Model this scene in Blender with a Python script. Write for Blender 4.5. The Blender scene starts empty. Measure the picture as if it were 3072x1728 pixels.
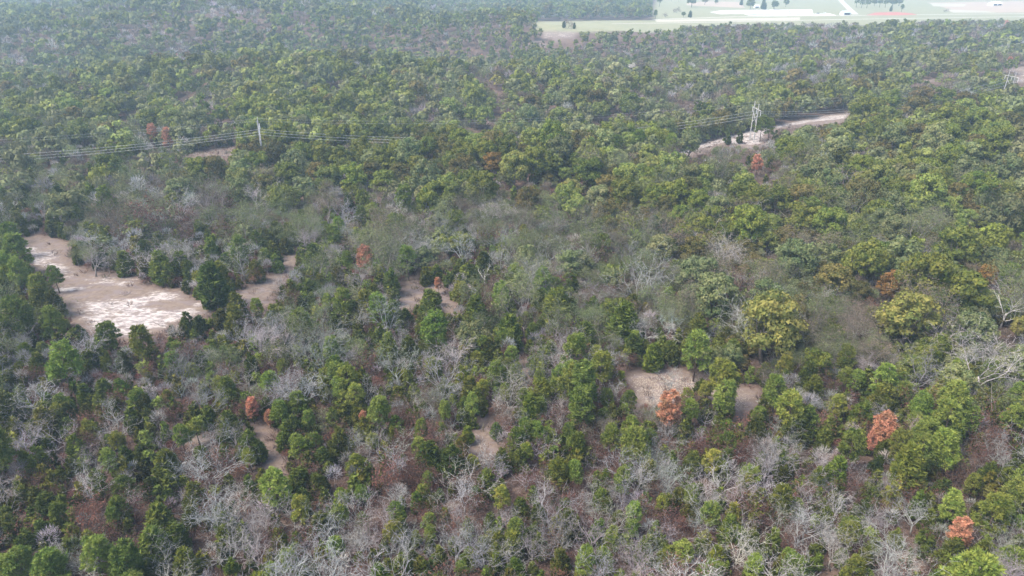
import bpy, math, random
import numpy as np
R = math.radians
sc = bpy.context.scene
COL = sc.collection
rnd = random.Random(7)
rng = np.random.default_rng(7)

# ------------------------------------------------------------------ camera, sky, sun, exposure
CAM_Z = 70.0
HORIZON = -110.0                       # row of the horizon in the photograph's pixels
F = 2048.0                             # focal length in the photograph's pixels (24 mm on 36 mm)
PITCH = math.atan((864 - HORIZON) / F)
cam_data = bpy.data.cameras.new('camera')
cam = bpy.data.objects.new('camera', cam_data); COL.objects.link(cam)
cam_data.sensor_width = 36; cam_data.lens = 24
cam_data.clip_start = 0.5; cam_data.clip_end = 20000
cam.location = (0, 0, CAM_Z)
cam.rotation_euler = (math.pi / 2 - PITCH, 0, 0)
sc.camera = cam

SUN_EL, SUN_AZ = R(56), R(250)         # azimuth from +Y towards +X: from the left
world = bpy.data.worlds.new('World'); sc.world = world; world.use_nodes = True
wn = world.node_tree; bg = wn.nodes['Background']
sky = wn.nodes.new('ShaderNodeTexSky'); sky.sky_type = 'NISHITA'; sky.sun_disc = False
sky.sun_elevation = SUN_EL; sky.sun_rotation = SUN_AZ
sky.air_density = 1.0; sky.dust_density = 4.0; sky.ozone_density = 0.6
wn.links.new(sky.outputs['Color'], bg.inputs['Color']); bg.inputs['Strength'].default_value = 0.13
sun_d = bpy.data.lights.new('sun', 'SUN'); sun_d.energy = 1.5; sun_d.angle = R(22); sun_d.color = (1, .94, .85)
sun = bpy.data.objects.new('sun', sun_d); COL.objects.link(sun)
sun.rotation_euler = (math.pi / 2 - SUN_EL, 0, -SUN_AZ + math.pi)
sc.view_settings.view_transform = 'Standard'; sc.view_settings.look = 'None'
sc.view_settings.exposure = 1.48; sc.view_settings.gamma = 1.0
cy = sc.cycles
cy.max_bounces = 4; cy.diffuse_bounces = 3; cy.glossy_bounces = 1; cy.transmission_bounces = 2; cy.volume_bounces = 1
cy.transparent_max_bounces = 4; cy.use_denoising = True
try: cy.denoising_prefilter = 'ACCURATE'
except Exception: pass
sc.render.use_persistent_data = False

# ------------------------------------------------------------------ terrain and view helpers
def gau(x, y, cx, cy_, sx, sy): return np.exp(-((x - cx) / sx) ** 2 - ((y - cy_) / sy) ** 2)
def smooth(a, b, v):
    t = np.clip((v - a) / (b - a), 0, 1); return t * t * (3 - 2 * t)
def terrain(x, y):
    x = np.asarray(x, float); y = np.asarray(y, float)
    z = 6.5 * gau(x, y, 165, 232, 110, 42) + 4.5 * gau(x, y, -15, 258, 80, 26)
    z = z - 6 * gau(x, y, 10, 320, 85, 34) + 1 * gau(x, y, 108, 300, 30, 24) + 2 * gau(x, y, -95, 258, 40, 18)
    z = z + 26 * gau(x, y, -330, 800, 190, 110) + 26 * gau(x, y, -720, 1400, 320, 260) - 9 * gau(x, y, -200, 520, 240, 110)
    z = z + 12 * gau(x, y, -900, 900, 260, 200) + 9 * gau(x, y, 0, 740, 200, 70) + 4 * gau(x, y, 480, 620, 240, 90) + 11 * gau(x, y, -150, 455, 130, 42) - 7 * gau(x, y, 60, 600, 260, 60)
    z = z + 8 * gau(x, y, 330, 470, 130, 40) - 6 * gau(x, y, 250, 560, 200, 45) + 10 * gau(x, y, -420, 620, 170, 50) + 18 * gau(x, y, -330, 1080, 200, 90)
    z = z + smooth(380, 520, y) * (3.0 * np.sin(x / 58 + 1.3 * np.sin(y / 90)) + 3.0 * np.sin(y / 52 + 1.1 * np.sin(x / 75)))
    w = 0.9 * np.sin(x / 37 + 1) * np.sin(y / 29) + 0.6 * np.sin(x / 17 + y / 23) + 1.6 * np.sin(x / 90 + 2) * np.cos(y / 71)
    fade = 1 - smooth(880, 960, y) * smooth(-60, 60, x)
    return (z + w) * fade
CP, SP = math.cos(PITCH), math.sin(PITCH)
def ray(px, py):
    u = (px - 1536) / F; v = (864 - py) / F
    return np.array([u, CP + SP * v, -SP + CP * v])
T_STEPS = 60 * 1.012 ** np.arange(0, 330)
def hit(px, py, lift=0.0, lift_per_t=0.0):
    """Where the sight line through a point of the photograph meets the ground (raised by lift)."""
    d = ray(px, py)
    ts = T_STEPS
    f = CAM_Z + d[2] * ts - terrain(d[0] * ts, d[1] * ts) - lift - lift_per_t * ts
    k = np.argmax(f < 0)
    if f[k] >= 0: return None
    if k == 0: t = ts[0]
    else:
        a, b = f[k - 1], f[k]; t = ts[k - 1] + (ts[k] - ts[k - 1]) * a / (a - b)
    x, y = d[0] * t, d[1] * t
    return float(x), float(y), float(terrain(x, y)), float(t)
def project(x, y, z):
    x = np.asarray(x, float); y = np.asarray(y, float); z = np.asarray(z, float) - CAM_Z
    dep = y * CP - z * SP; up = y * SP + z * CP
    return 1536 + F * x / dep, 864 - F * up / dep, dep
def inside(poly, x, y):
    x = np.asarray(x, float); y = np.asarray(y, float); c = np.zeros(x.shape, bool)
    n = len(poly)
    for i in range(n):
        x1, y1 = poly[i]; x2, y2 = poly[(i + 1) % n]
        if y1 == y2: continue
        m = ((y1 > y) != (y2 > y)) & (x < (x2 - x1) * (y - y1) / (y2 - y1) + x1)
        c ^= m
    return c
def signed(poly, x, y):
    """Distance to a polygon's edge in metres, positive inside."""
    d = np.full(np.shape(x), 1e9)
    for i in range(len(poly)):
        a = np.array(poly[i]); b = np.array(poly[(i + 1) % len(poly)]); ab = b - a
        L = max(float(ab @ ab), 1e-9)
        t = np.clip(((x - a[0]) * ab[0] + (y - a[1]) * ab[1]) / L, 0, 1)
        d = np.minimum(d, np.hypot(x - a[0] - t * ab[0], y - a[1] - t * ab[1]))
    return np.where(inside(poly, x, y), d, -d)
def ground_poly(pts):
    out = []
    for p in pts:
        h = hit(*p)
        out.append((h[0], h[1]) if h else None)
    return [p for p in out if p]
def zoomed(ox, oy, pts): return [(ox + a * .39752, oy + b * .39752) for a, b in pts]

GLADE = ground_poly(zoomed(0, 576, [(90,340),(300,330),(540,380),(480,470),(560,560),(700,610),(1030,650),(1080,710),(1370,760),(1480,830),(1650,800),(1850,740),(2050,640),(2140,570),(2090,470),(2250,450),(2310,370),(2270,480),(2200,560),(2180,610),(2100,700),(2030,770),(2050,860),(1800,840),(1600,900),(1480,960),(1300,1010),(1180,1070),(940,1120),(800,1070),(640,1040),(560,970),(480,900),(470,830),(400,760),(470,690),(430,620),(280,600),(220,520),(190,430)]))
ROCKS = [ground_poly(zoomed(0, 576, q)) for q in (
    [(110,375),(260,410),(430,450),(400,520),(560,610),(540,640),(400,590),(300,560),(210,500)],
    [(700,650),(900,655),(1060,690),(900,700),(720,690)],
    [(395,740),(500,700),(640,720),(470,780)],
    [(600,840),(800,820),(1040,790),(1130,750),(1360,760),(1370,810),(1100,840),(1030,880),(1350,900),(1500,840),(1540,860),(1440,930),(1300,990),(1150,1050),(940,1090),(700,1030),(640,960),(610,900)])]
MEADOW = ground_poly(zoomed(1024, 576, [(470,700),(520,640),(600,560),(640,690),(760,720),(860,860),(860,930),(780,930),(740,810),(600,840),(540,890),(450,900),(410,820)]))
STONY = ground_poly([(1865,1120),(1960,1110),(2100,1118),(2190,1150),(2285,1180),(2270,1240),(2200,1245),(2120,1195),(2080,1215),(1960,1235),(1890,1200)])
PATHS = [ground_poly(zoomed(1024, 1152, [(940,560),(990,400),(1060,250),(1070,130),(1160,150),(1130,330),(1200,480),(1110,540)])),
         ground_poly(zoomed(0, 1152, [(1990,480),(2140,520),(2130,640),(2100,660),(1990,640),(1960,560)])),
         ground_poly(zoomed(0, 1152, [(1900,300),(2010,330),(2000,470),(1920,420)])),
         ground_poly(zoomed(0, 1152, [(1400,390),(1560,400),(1640,440),(1420,460),(1380,430)])),
         ground_poly(zoomed(0, 576, [(0,1350),(60,1330),(240,1290),(280,1310),(120,1380),(0,1420)])),
         ground_poly(zoomed(0, 576, [(370,1080),(560,1060),(700,1150),(640,1180),(420,1140)])),
         ground_poly(zoomed(1024, 576, [(1290,1250),(1330,1240),(1420,1330),(1450,1449),(1330,1449),(1310,1340)])),
         ground_poly(zoomed(2048, 1152, [(1040,330),(1230,340),(1240,370),(1020,420)])),
         ground_poly(zoomed(2048, 1152, [(2080,430),(2170,440),(2200,500),(2100,480)])),
         ground_poly(zoomed(2048, 1152, [(400,50),(480,60),(600,180),(570,230),(420,120)]))]
TRACK = ground_poly([(1985,468),(2070,440),(2150,418),(2230,400),(2330,374),(2440,350),(2550,338),(2540,366),(2450,376),(2350,388),(2300,402),(2305,440),(2240,450),(2180,432),(2100,462),(2040,485)])
TRACK_ROCK = ground_poly([(1985,468),(2050,446),(2120,424),(2200,404),(2330,376),(2440,352),(2550,341),(2540,356),(2440,366),(2330,386),(2295,405),(2290,432),(2230,436),(2170,428),(2100,448),(2040,470)])
CORRIDOR = ground_poly([(545,464),(620,452),(705,440),(720,462),(650,474),(560,476)])
BARE_FAR = [ground_poly(q) for q in (
    [(1630,86),(1700,80),(1740,92),(1720,118),(1660,122),(1620,110)],
    [(2730,240),(2800,236),(2830,243),(2780,248)],
    [(3030,205),(3072,190),(3120,200),(3120,246),(3040,250)],
    [(2990,286),(3050,282),(3060,300),(2990,302)],
    [(975,240),(1003,238),(1008,250),(980,252)],
    [(262,25),(296,21),(304,26),(270,30)],
    [(1560,130),(1620,122),(1640,136),(1570,146)],
    [(2090,180),(2180,178),(2200,192),(2110,194)])]
# the open fields at the far edge
FIELD = ground_poly([(1608,64),(1960,60),(1962,18),(1985,-20),(2000,-45),(3500,-45),(3500,66),(3072,70),(2560,76),(2350,82),(2120,86),(2000,92),(1850,94),(1740,98),(1600,96)])
FIELD_BACK = ground_poly([(1500,12),(1620,10),(1700,-2),(1690,-12),(1500,-6)])
CLEAR_VIEW = [zoomed(0, 576, [(100,360),(300,340),(540,400),(480,470),(560,570),(700,620),(1030,660),(1080,710),(1370,760),(1480,830),(1650,800),(1850,740),(2050,640),(2140,570),(2100,480),(2240,460),(2250,480),(2190,570),(2170,620),(2090,710),(2020,780),(2040,850),(1800,830),(1600,890),(1480,950),(1290,1000),(1170,1060),(940,1100),(800,1050),(640,1030),(560,960),(490,900),(480,830),(410,760),(480,690),(440,620),(290,600),(230,520),(200,430)]),
 zoomed(1024, 576, [(490,740),(530,660),(590,610),(620,700),(600,790),(540,850),(470,860)]), zoomed(1024, 576, [(770,760),(850,870),(840,890),(790,880)]),
 [(1882,1126),(1960,1118),(2070,1124),(2060,1170),(1960,1200),(1900,1180)], [(2195,1165),(2255,1190),(2248,1220),(2205,1218)],
 zoomed(1024, 1152, [(970,510),(1010,400),(1070,270),(1090,170),(1130,170),(1090,330),(1110,450)]),
 [(2010,458),(2080,436),(2150,415),(2230,396),(2330,374),(2440,352),(2540,342),(2530,360),(2440,370),(2340,384),(2300,402),(2290,425),(2240,438),(2180,430),(2100,452)],
 [(1612,60),(1958,56),(1962,-30),(3500,-30),(3500,46),(3072,50),(2900,54),(2560,59),(2350,65),(2120,69),(2030,76),(1860,80),(1760,84),(1620,80)],
 [(1640,84),(1740,88),(1735,112),(1690,118),(1630,108)], [(575,452),(620,448),(690,440),(695,466),(640,464),(580,470)], [(2735,238),(2825,238),(2820,246),(2740,247)], [(3052,205),(3100,195),(3100,238),(3056,238)],
 [(976,240),(1002,239),(1006,249),(981,251)], [(266,23),(298,22),(296,27),(268,28)]] + [zoomed(0, 1152, q) for q in ([(2000,490),(2130,530),(2120,630),(2000,630)], [(1910,310),(2000,330),(1990,460),(1930,410)], [(1410,400),(1550,405),(1600,440),(1420,450)])]
OPEN = [GLADE, MEADOW, STONY, TRACK, CORRIDOR, FIELD, FIELD_BACK] + PATHS + BARE_FAR

# ------------------------------------------------------------------ materials
def new_mat(name):
    m = bpy.data.materials.new(name); m.use_nodes = True
    nt = m.node_tree; nt.nodes.clear()
    out = nt.nodes.new('ShaderNodeOutputMaterial')
    return m, nt, out
def mixc(nt, fac, a, b, blend='MIX'):
    n = nt.nodes.new('ShaderNodeMix'); n.data_type = 'RGBA'; n.blend_type = blend
    for sock, v in ((n.inputs['Factor'], fac), (n.inputs['A'], a), (n.inputs['B'], b)):
        if hasattr(v, 'is_output'): nt.links.new(v, sock)
        elif isinstance(v, (int, float)) and sock.type != 'RGBA': sock.default_value = v
        else: sock.default_value = (*v, 1) if len(v) == 3 else v
    return n.outputs['Result'] if n.outputs['Result'].type == 'RGBA' else [o for o in n.outputs if o.type == 'RGBA'][0]
def mixn(nt, fac, a, b, blend='MIX'):
    n = nt.nodes.new('ShaderNodeMix'); n.data_type = 'RGBA'; n.blend_type = blend
    ins = [i for i in n.inputs if i.enabled]
    for sock, v in zip(ins, (fac, a, b)):
        if hasattr(v, 'is_output'): nt.links.new(v, sock)
        elif isinstance(v, (int, float)): sock.default_value = v if sock.type == 'VALUE' else (v, v, v, 1)
        else: sock.default_value = (*v, 1)
    return [o for o in n.outputs if o.enabled][0]
def noise(nt, scale, detail=4, rough=.6, vec=None, w=None):
    n = nt.nodes.new('ShaderNodeTexNoise'); n.inputs['Scale'].default_value = scale
    n.inputs['Detail'].default_value = detail; n.inputs['Roughness'].default_value = rough
    if vec is not None: nt.links.new(vec, n.inputs['Vector'])
    return n.outputs['Fac']
def ramp(nt, v, a, b):
    n = nt.nodes.new('ShaderNodeMapRange'); n.interpolation_type = 'SMOOTHSTEP'
    n.inputs['From Min'].default_value = a; n.inputs['From Max'].default_value = b
    nt.links.new(v, n.inputs['Value']); return n.outputs['Result']
def math2(nt, op, a, b):
    n = nt.nodes.new('ShaderNodeMath'); n.operation = op
    for s, v in zip(n.inputs, (a, b)):
        if hasattr(v, 'is_output'): nt.links.new(v, s)
        else: s.default_value = v
    return n.outputs[0]
def attr(nt, name):
    n = nt.nodes.new('ShaderNodeAttribute'); n.attribute_name = name; return n
def position(nt, scale=(1, 1, 1), rot=0):
    g = nt.nodes.new('ShaderNodeNewGeometry'); mp = nt.nodes.new('ShaderNodeMapping')
    mp.inputs['Scale'].default_value = scale; mp.inputs['Rotation'].default_value = (0, 0, rot)
    nt.links.new(g.outputs['Position'], mp.inputs['Vector']); return mp.outputs['Vector']
def surface(nt, out, color, rough=.85, trans=0.0, spec=.2):
    p = nt.nodes.new('ShaderNodeBsdfPrincipled')
    p.inputs['Roughness'].default_value = rough; p.inputs['Specular IOR Level'].default_value = spec
    if hasattr(color, 'is_output'): nt.links.new(color, p.inputs['Base Color'])
    else: p.inputs['Base Color'].default_value = (*color, 1)
    if trans:
        t = nt.nodes.new('ShaderNodeBsdfTranslucent'); mx = nt.nodes.new('ShaderNodeMixShader')
        mx.inputs[0].default_value = trans
        nt.links.new(color, t.inputs['Color'])
        nt.links.new(p.outputs[0], mx.inputs[1]); nt.links.new(t.outputs[0], mx.inputs[2])
        nt.links.new(mx.outputs[0], out.inputs['Surface'])
    else: nt.links.new(p.outputs[0], out.inputs['Surface'])
    return p
def plain(name, color, rough=.7, var=.25, scale=3.0, metal=0.0):
    m, nt, out = new_mat(name)
    f = noise(nt, scale, 4, .6, position(nt))
    c = mixn(nt, f, tuple(v * (1 - var) for v in color), tuple(min(1, v * (1 + var)) for v in color))
    p = surface(nt, out, c, rough); p.inputs['Metallic'].default_value = metal
    return m
def leaf_material():
    m, nt, out = new_mat('foliage')
    oi = nt.nodes.new('ShaderNodeObjectInfo')
    v = attr(nt, 'var').outputs['Fac']
    c = mixn(nt, 1.0, oi.outputs['Color'], mixn(nt, v, (.50, .66, .60), (1.46, 1.34, 1.3)), 'MULTIPLY')
    patchy = ramp(nt, noise(nt, .45, 3, .6, position(nt)), .42, .62)
    c = mixn(nt, math2(nt, 'MULTIPLY', patchy, .42), c, mixn(nt, 1.0, c, (.60, .80, .62), 'MULTIPLY'))
    surface(nt, out, c, .75, .22, .15); return m
def bark_material():
    m, nt, out = new_mat('bark')
    oi = nt.nodes.new('ShaderNodeObjectInfo')
    f = noise(nt, 2.2, 3, .6, position(nt))
    c = mixn(nt, 1.0, oi.outputs['Color'], mixn(nt, f, (.55, .55, .55), (1.35, 1.35, 1.35)), 'MULTIPLY')
    surface(nt, out, c, .9, 0, .1); return m
def tint_material():
    m, nt, out = new_mat('massed_foliage')
    c = attr(nt, 'tint').outputs['Color']
    surface(nt, out, c, .8, .2, .12); return m
def ground_material():
    m, nt, out = new_mat('ground_soil')
    pos = position(nt)
    n1 = noise(nt, .09, 5, .62, pos); n2 = noise(nt, .9, 5, .68, pos); n3 = noise(nt, 4.5, 3, .6, pos)
    streak0 = noise(nt, .3, 6, .7, position(nt, (1.0, 2.0, 1), .4))
    litter = mixn(nt, ramp(nt, n1, .38, .62), (.068, .040, .033), (.112, .076, .060))
    litter = mixn(nt, ramp(nt, n2, .35, .7), litter, (.165, .118, .095))
    dry = mixn(nt, ramp(nt, n2, .3, .7), (.150, .114, .092), (.225, .178, .142))
    dry = mixn(nt, ramp(nt, streak0, .45, .62), dry, (.19, .155, .148))
    c = mixn(nt, attr(nt, 'grass').outputs['Fac'], litter, dry)
    streak = noise(nt, .17, 6, .68, position(nt, (1.0, 2.3, 1), .5))
    fine = noise(nt, .75, 6, .7, position(nt, (1, 1.9, 1), .35))
    rk = mixn(nt, ramp(nt, fine, .36, .62), (.20, .175, .17), (.49, .445, .41))
    rk = mixn(nt, ramp(nt, n3, .52, .72), rk, (.33, .29, .27))
    s = math2(nt, 'ADD', math2(nt, 'MULTIPLY', attr(nt, 'rock').outputs['Fac'], .44), math2(nt, 'MULTIPLY', streak, .85))
    s = math2(nt, 'ADD', s, math2(nt, 'MULTIPLY', fine, .50))
    c = mixn(nt, ramp(nt, s, .95, 1.15), c, rk)
    # scattered stones
    st = math2(nt, 'ADD', math2(nt, 'MULTIPLY', attr(nt, 'stones').outputs['Fac'], .24), n3)
    c = mixn(nt, ramp(nt, st, .77, .83), c, (.42, .36, .30))
    c = mixn(nt, attr(nt, 'field').outputs['Fac'], c, mixn(nt, n1, (.19, .205, .11), (.32, .30, .20)))
    p = surface(nt, out, c, .95, 0, .1)
    b = nt.nodes.new('ShaderNodeBump'); b.inputs['Strength'].default_value = .5; b.inputs['Distance'].default_value = .35
    nt.links.new(n2, b.inputs['Height']); nt.links.new(b.outputs[0], p.inputs['Normal'])
    return m
M_LEAF, M_BARK, M_TINT, M_GROUND = leaf_material(), bark_material(), tint_material(), ground_material()

# ------------------------------------------------------------------ mesh helpers
def build_mesh(name, verts, tris, mats, mat_index=None, **attrs):
    me = bpy.data.meshes.new(name)
    verts = np.ascontiguousarray(verts, np.float32); tris = np.ascontiguousarray(tris, np.int32)
    k = tris.shape[1]
    me.vertices.add(len(verts)); me.vertices.foreach_set('co', verts.ravel())
    me.loops.add(tris.size); me.loops.foreach_set('vertex_index', tris.ravel())
    me.polygons.add(len(tris)); me.polygons.foreach_set('loop_start', np.arange(0, tris.size, k, dtype=np.int32))
    try: me.polygons.foreach_set('loop_total', np.full(len(tris), k, np.int32))
    except Exception: pass
    for m in mats: me.materials.append(m)
    if mat_index is not None: me.polygons.foreach_set('material_index', np.ascontiguousarray(mat_index, np.int32))
    for an, (typ, dom, val) in attrs.items():
        a = me.attributes.new(an, typ, dom)
        a.data.foreach_set('vector' if typ == 'FLOAT_VECTOR' else 'value', np.ascontiguousarray(val, np.float32).ravel())
    me.update(calc_edges=True); me.validate(verbose=False)
    return me
def link(name, data, parent=None, loc=None, label=None, cat=None, group=None, kind=None):
    o = bpy.data.objects.new(name, data); COL.objects.link(o)
    if parent is not None: o.parent = parent
    if loc is not None: o.location = loc
    for k, v in (('label', label), ('category', cat), ('group', group), ('kind', kind)):
        if v: o[k] = v
    return o
class MB:
    """Collects vertices and faces of one mesh."""
    def __init__(s): s.v = []; s.f = []
    def box(s, c, size, rot=0):
        n = len(s.v); cr, sr = math.cos(rot), math.sin(rot)
        for dx in (-.5, .5):
            for dy in (-.5, .5):
                for dz in (-.5, .5):
                    x, y = dx * size[0], dy * size[1]
                    s.v.append((c[0] + x * cr - y * sr, c[1] + x * sr + y * cr, c[2] + dz * size[2]))
        s.f += [[n + i for i in q] for q in ((0,1,3,2),(4,6,7,5),(0,4,5,1),(2,3,7,6),(0,2,6,4),(1,5,7,3))]
    def tube(s, pts, radii, k=6, cap=True):
        pts = [np.array(p, float) for p in pts]; n0 = len(s.v); N = len(pts)
        for i, p in enumerate(pts):
            d = pts[min(i + 1, N - 1)] - pts[max(i - 1, 0)]; d /= max(np.linalg.norm(d), 1e-9)
            a = np.cross(d, (0, 0, 1) if abs(d[2]) < .9 else (1, 0, 0)); a /= np.linalg.norm(a); b = np.cross(d, a)
            for j in range(k):
                q = p + radii[i] * (a * math.cos(2 * math.pi * j / k) + b * math.sin(2 * math.pi * j / k)); s.v.append(tuple(q))
        for i in range(N - 1):
            for j in range(k):
                A = n0 + i * k + j; B = n0 + i * k + (j + 1) % k
                s.f.append([A, B, B + k, A + k])
        if cap:
            s.f.append([n0 + j for j in range(k)][::-1]); s.f.append([n0 + (N - 1) * k + j for j in range(k)])
    def build(s, name, mat):
        me = bpy.data.meshes.new(name); me.from_pydata(s.v, [], s.f); me.materials.append(mat); me.update(); return me

# ------------------------------------------------------------------ ground sheet
def spaced(a, fine_to, fine, grow, end):
    v = [a]
    step = fine
    while v[-1] < end:
        if v[-1] >= fine_to: step *= grow
        v.append(v[-1] + step)
    return np.array(v)
gy = np.concatenate([np.array([-200, -120, -60, -20, 10, 35]), spaced(50, 340, 1.6, 1.03, 9000)])
gxp = spaced(0, 170, 1.6, 1.035, 7000)
gx = np.concatenate([-gxp[:0:-1], gxp])
X, Y = np.meshgrid(gx, gy); Z = terrain(X, Y)
xf, yf = X.ravel(), Y.ravel()
nx, ny = len(gx), len(gy)
ii = (np.arange(ny - 1)[:, None] * nx + np.arange(nx - 1)[None, :]).ravel()
quads = np.stack([ii, ii + 1, ii + nx + 1, ii + nx], 1)
grass = np.zeros(len(xf)); rock = np.zeros(len(xf)); stones = np.zeros(len(xf)); field = np.zeros(len(xf))
for P_ in [GLADE, MEADOW, STONY, TRACK, CORRIDOR] + PATHS + BARE_FAR:
    grass = np.maximum(grass, smooth(-2.5, 2.0, signed(P_, xf, yf)))
for P_ in ROCKS: rock = np.maximum(rock, 1.04 * smooth(-5, 3, signed(P_, xf, yf)))
rock = np.maximum(rock, .98 * smooth(-2, 2, signed(TRACK_ROCK, xf, yf)))
for P_ in BARE_FAR: rock = np.maximum(rock, .7 * smooth(-3, 4, signed(P_, xf, yf)))
rock = np.maximum(rock, .35 * smooth(-2, 2, signed(CORRIDOR, xf, yf)))
for P_ in [STONY, PATHS[6], PATHS[7], PATHS[8], PATHS[9], PATHS[4]]: stones = np.maximum(stones, smooth(-2, 3, signed(P_, xf, yf)))
stones = np.maximum(stones, .6 * smooth(-2, 3, signed(TRACK, xf, yf)))
for P_ in (FIELD, FIELD_BACK): field = np.maximum(field, smooth(-6, 6, signed(P_, xf, yf)))
me = build_mesh('ground', np.stack([xf, yf, Z.ravel()], 1), quads, [M_GROUND],
    grass=('FLOAT', 'POINT', grass), rock=('FLOAT', 'POINT', rock), stones=('FLOAT', 'POINT', stones), field=('FLOAT', 'POINT', field))
for p in me.polygons: p.use_smooth = True
link('ground', me, label='brown leaf litter and dry grass ground with pale bare rock', kind='structure')

# ------------------------------------------------------------------ tree geometry
def unit(v): return v / np.maximum(np.linalg.norm(v, axis=-1, keepdims=True), 1e-9)
def cards(c, n, s, g, stretch=None, along=None):
    """One small triangle per point: centre c, normal n, size s."""
    N = len(c)
    if along is None:
        a = unit(np.cross(n, g.normal(size=(N, 3))))
    else:
        a = unit(along)
        n = np.cross(a, g.normal(size=(N, 3)))
    b = unit(np.cross(n, a))
    s = np.broadcast_to(s, (N,))[:, None]; st = 1.0 if stretch is None else stretch
    j = g.uniform(.7, 1.3, (N, 3))[:, :, None]
    p0 = c + a * s * st * j[:, 0]
    p1 = c - a * s * .6 * st + b * s * .8 * j[:, 1] / (st ** .5)
    p2 = c - a * s * .6 * st - b * s * .8 * j[:, 2] / (st ** .5)
    v = np.stack([p0, p1, p2], 1).reshape(-1, 3)
    return v, np.arange(3 * N).reshape(-1, 3)
def sphere_pts(g, n): return unit(g.normal(size=(n, 3)))

def oak_crown(g, lod):
    """Broad dome of leafy lobes; about 8 m wide, 9.2 m tall."""
    K, M, s = ((52, 95, .24), (36, 28, .38), (16, 30, .52), (9, 15, .86))[lod]
    Rw, zc, Rz = 3.3, 5.5, 3.75
    d = sphere_pts(g, K * 3); d = d[d[:, 2] > -.72][:K]
    ctr = d * np.array([Rw, Rw, Rz]) * g.uniform(.62, 1.0, (len(d), 1)) + [0, 0, zc]
    ctr[:, :2] += g.normal(0, .35, (len(d), 2))
    rad = g.uniform(.8, 1.4, len(d)) if lod < 2 else g.uniform(1.2, 1.8, len(d))
    cs, ns, vs = [], [], []
    for c, r in zip(ctr, rad):
        q = sphere_pts(g, M); q[:, 2] = np.abs(q[:, 2]) * np.where(g.random(M) < .8, 1, -.7)
        cs.append(c + q * r * g.uniform(.72, 1.05, (M, 1)) * [1, 1, .8]); ns.append(unit(q + g.normal(0, .4 if lod < 2 else .22, (M, 3))))
        vs.append(np.clip(g.normal(.5, .15) + g.normal(0, .2 if lod < 2 else .1, M), 0, 1))
    c, n = np.concatenate(cs), np.concatenate(ns)
    v, t = cards(c, n, s * g.uniform(.7, 1.35, len(c)), g)
    return v, t, np.concatenate(vs)
def cedar_crown(g, lod):
    """Dense ovoid cone of feathery sprays; 4 m wide, 6.2 m tall."""
    K, M, s = ((170, 22, .21), (84, 12, .32), (60, 9, .42), (20, 6, .78))[lod]
    h, Rw = 6.2, 1.95
    t = g.beta(1.1, 1.35, K); lean = g.normal(0, .15, 2)
    prof = Rw * np.clip((1 - t), 0, 1) ** .56 * np.clip(.6 + 1.6 * t, 0, 1.0) * 1.08
    a = g.uniform(0, 2 * math.pi, K); lump = 1 + .22 * np.sin(3 * a + g.uniform(0, 6)) * np.sin(5 * t + g.uniform(0, 6))
    r = prof * lump * np.sqrt(g.uniform(.42, 1.0, K)) + .05
    ctr = np.stack([r * np.cos(a) + lean[0] * t, r * np.sin(a) + lean[1] * t, .45 + t * (h - .5)], 1)
    out = unit(np.stack([np.cos(a), np.sin(a), g.uniform(.5, 1.3, K)], 1))
    heads = int(g.integers(1, 4)); which = g.integers(0, heads, K); ha = g.uniform(0, 6.283, heads)
    hs = np.where(np.arange(heads) == 0, 1.0, g.uniform(.55, .85, heads)); off = np.where(np.arange(heads) == 0, .25, g.uniform(.7, 1.15, heads))
    ctr = ctr * np.stack([hs[which] * .88, hs[which] * .88, hs[which]], 1) + np.stack([np.cos(ha)[which] * off[which], np.sin(ha)[which] * off[which], 0 * off[which]], 1)
    sz = g.uniform(.35, .62, K)
    c = (ctr[:, None] + sphere_pts(g, K * M).reshape(K, M, 3) * sz[:, None, None] * g.uniform(.3, 1, (K, M, 1))).reshape(-1, 3)
    al = (out[:, None] + g.normal(0, .55, (K, M, 3))).reshape(-1, 3)
    v, tr = cards(c, al, s * g.uniform(.7, 1.3, len(c)), g, 1.75 if lod == 0 else 1.3, al)
    var = np.clip(np.repeat(g.normal(.5, .17, K), M) + g.normal(0, .16, K * M), 0, 1)
    return v, tr, var
def pine_crown(g, lod):
    """Open crown of round needle tufts in the upper part; 4.8 m wide, 9.6 m tall."""
    K, M, s = ((95, 42, .17), (60, 24, .25), (34, 12, .42), (13, 7, .8))[lod]
    h = 9.6
    u = g.beta(1.3, 1.15, K); zz = 3.6 + u * 5.9
    prof = 2.35 * np.sin(np.clip(.30 + (1 - u) * 1.6, 0, 1.75)) ** .85
    a = g.uniform(0, 2 * math.pi, K); r = prof * g.uniform(.35, 1.0, K) ** .6 * (1 + .2 * np.sin(2 * a + g.uniform(0, 6)))
    r *= np.where(u < .3, .85, 1)
    ctr = np.stack([r * np.cos(a), r * np.sin(a), zz - .12 * r], 1)
    sz = g.uniform(.42, .72, K)
    q = sphere_pts(g, K * M); q[:, 2] = q[:, 2] * .8 + .25; q = unit(q).reshape(K, M, 3)
    c = (ctr[:, None] + q * sz[:, None, None] * g.uniform(.45, 1.0, (K, M, 1)) * [1, 1, .75]).reshape(-1, 3)
    al = (q + g.normal(0, .25, (K, M, 3))).reshape(-1, 3)
    v, tr = cards(c, al, s * g.uniform(.8, 1.3, len(c)), g, 1.6 if lod == 0 else 1.15, al)
    var = np.clip(np.repeat(g.normal(.5, .16, K), M) + g.normal(0, .18, K * M), 0, 1)
    return v, tr, var
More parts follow.
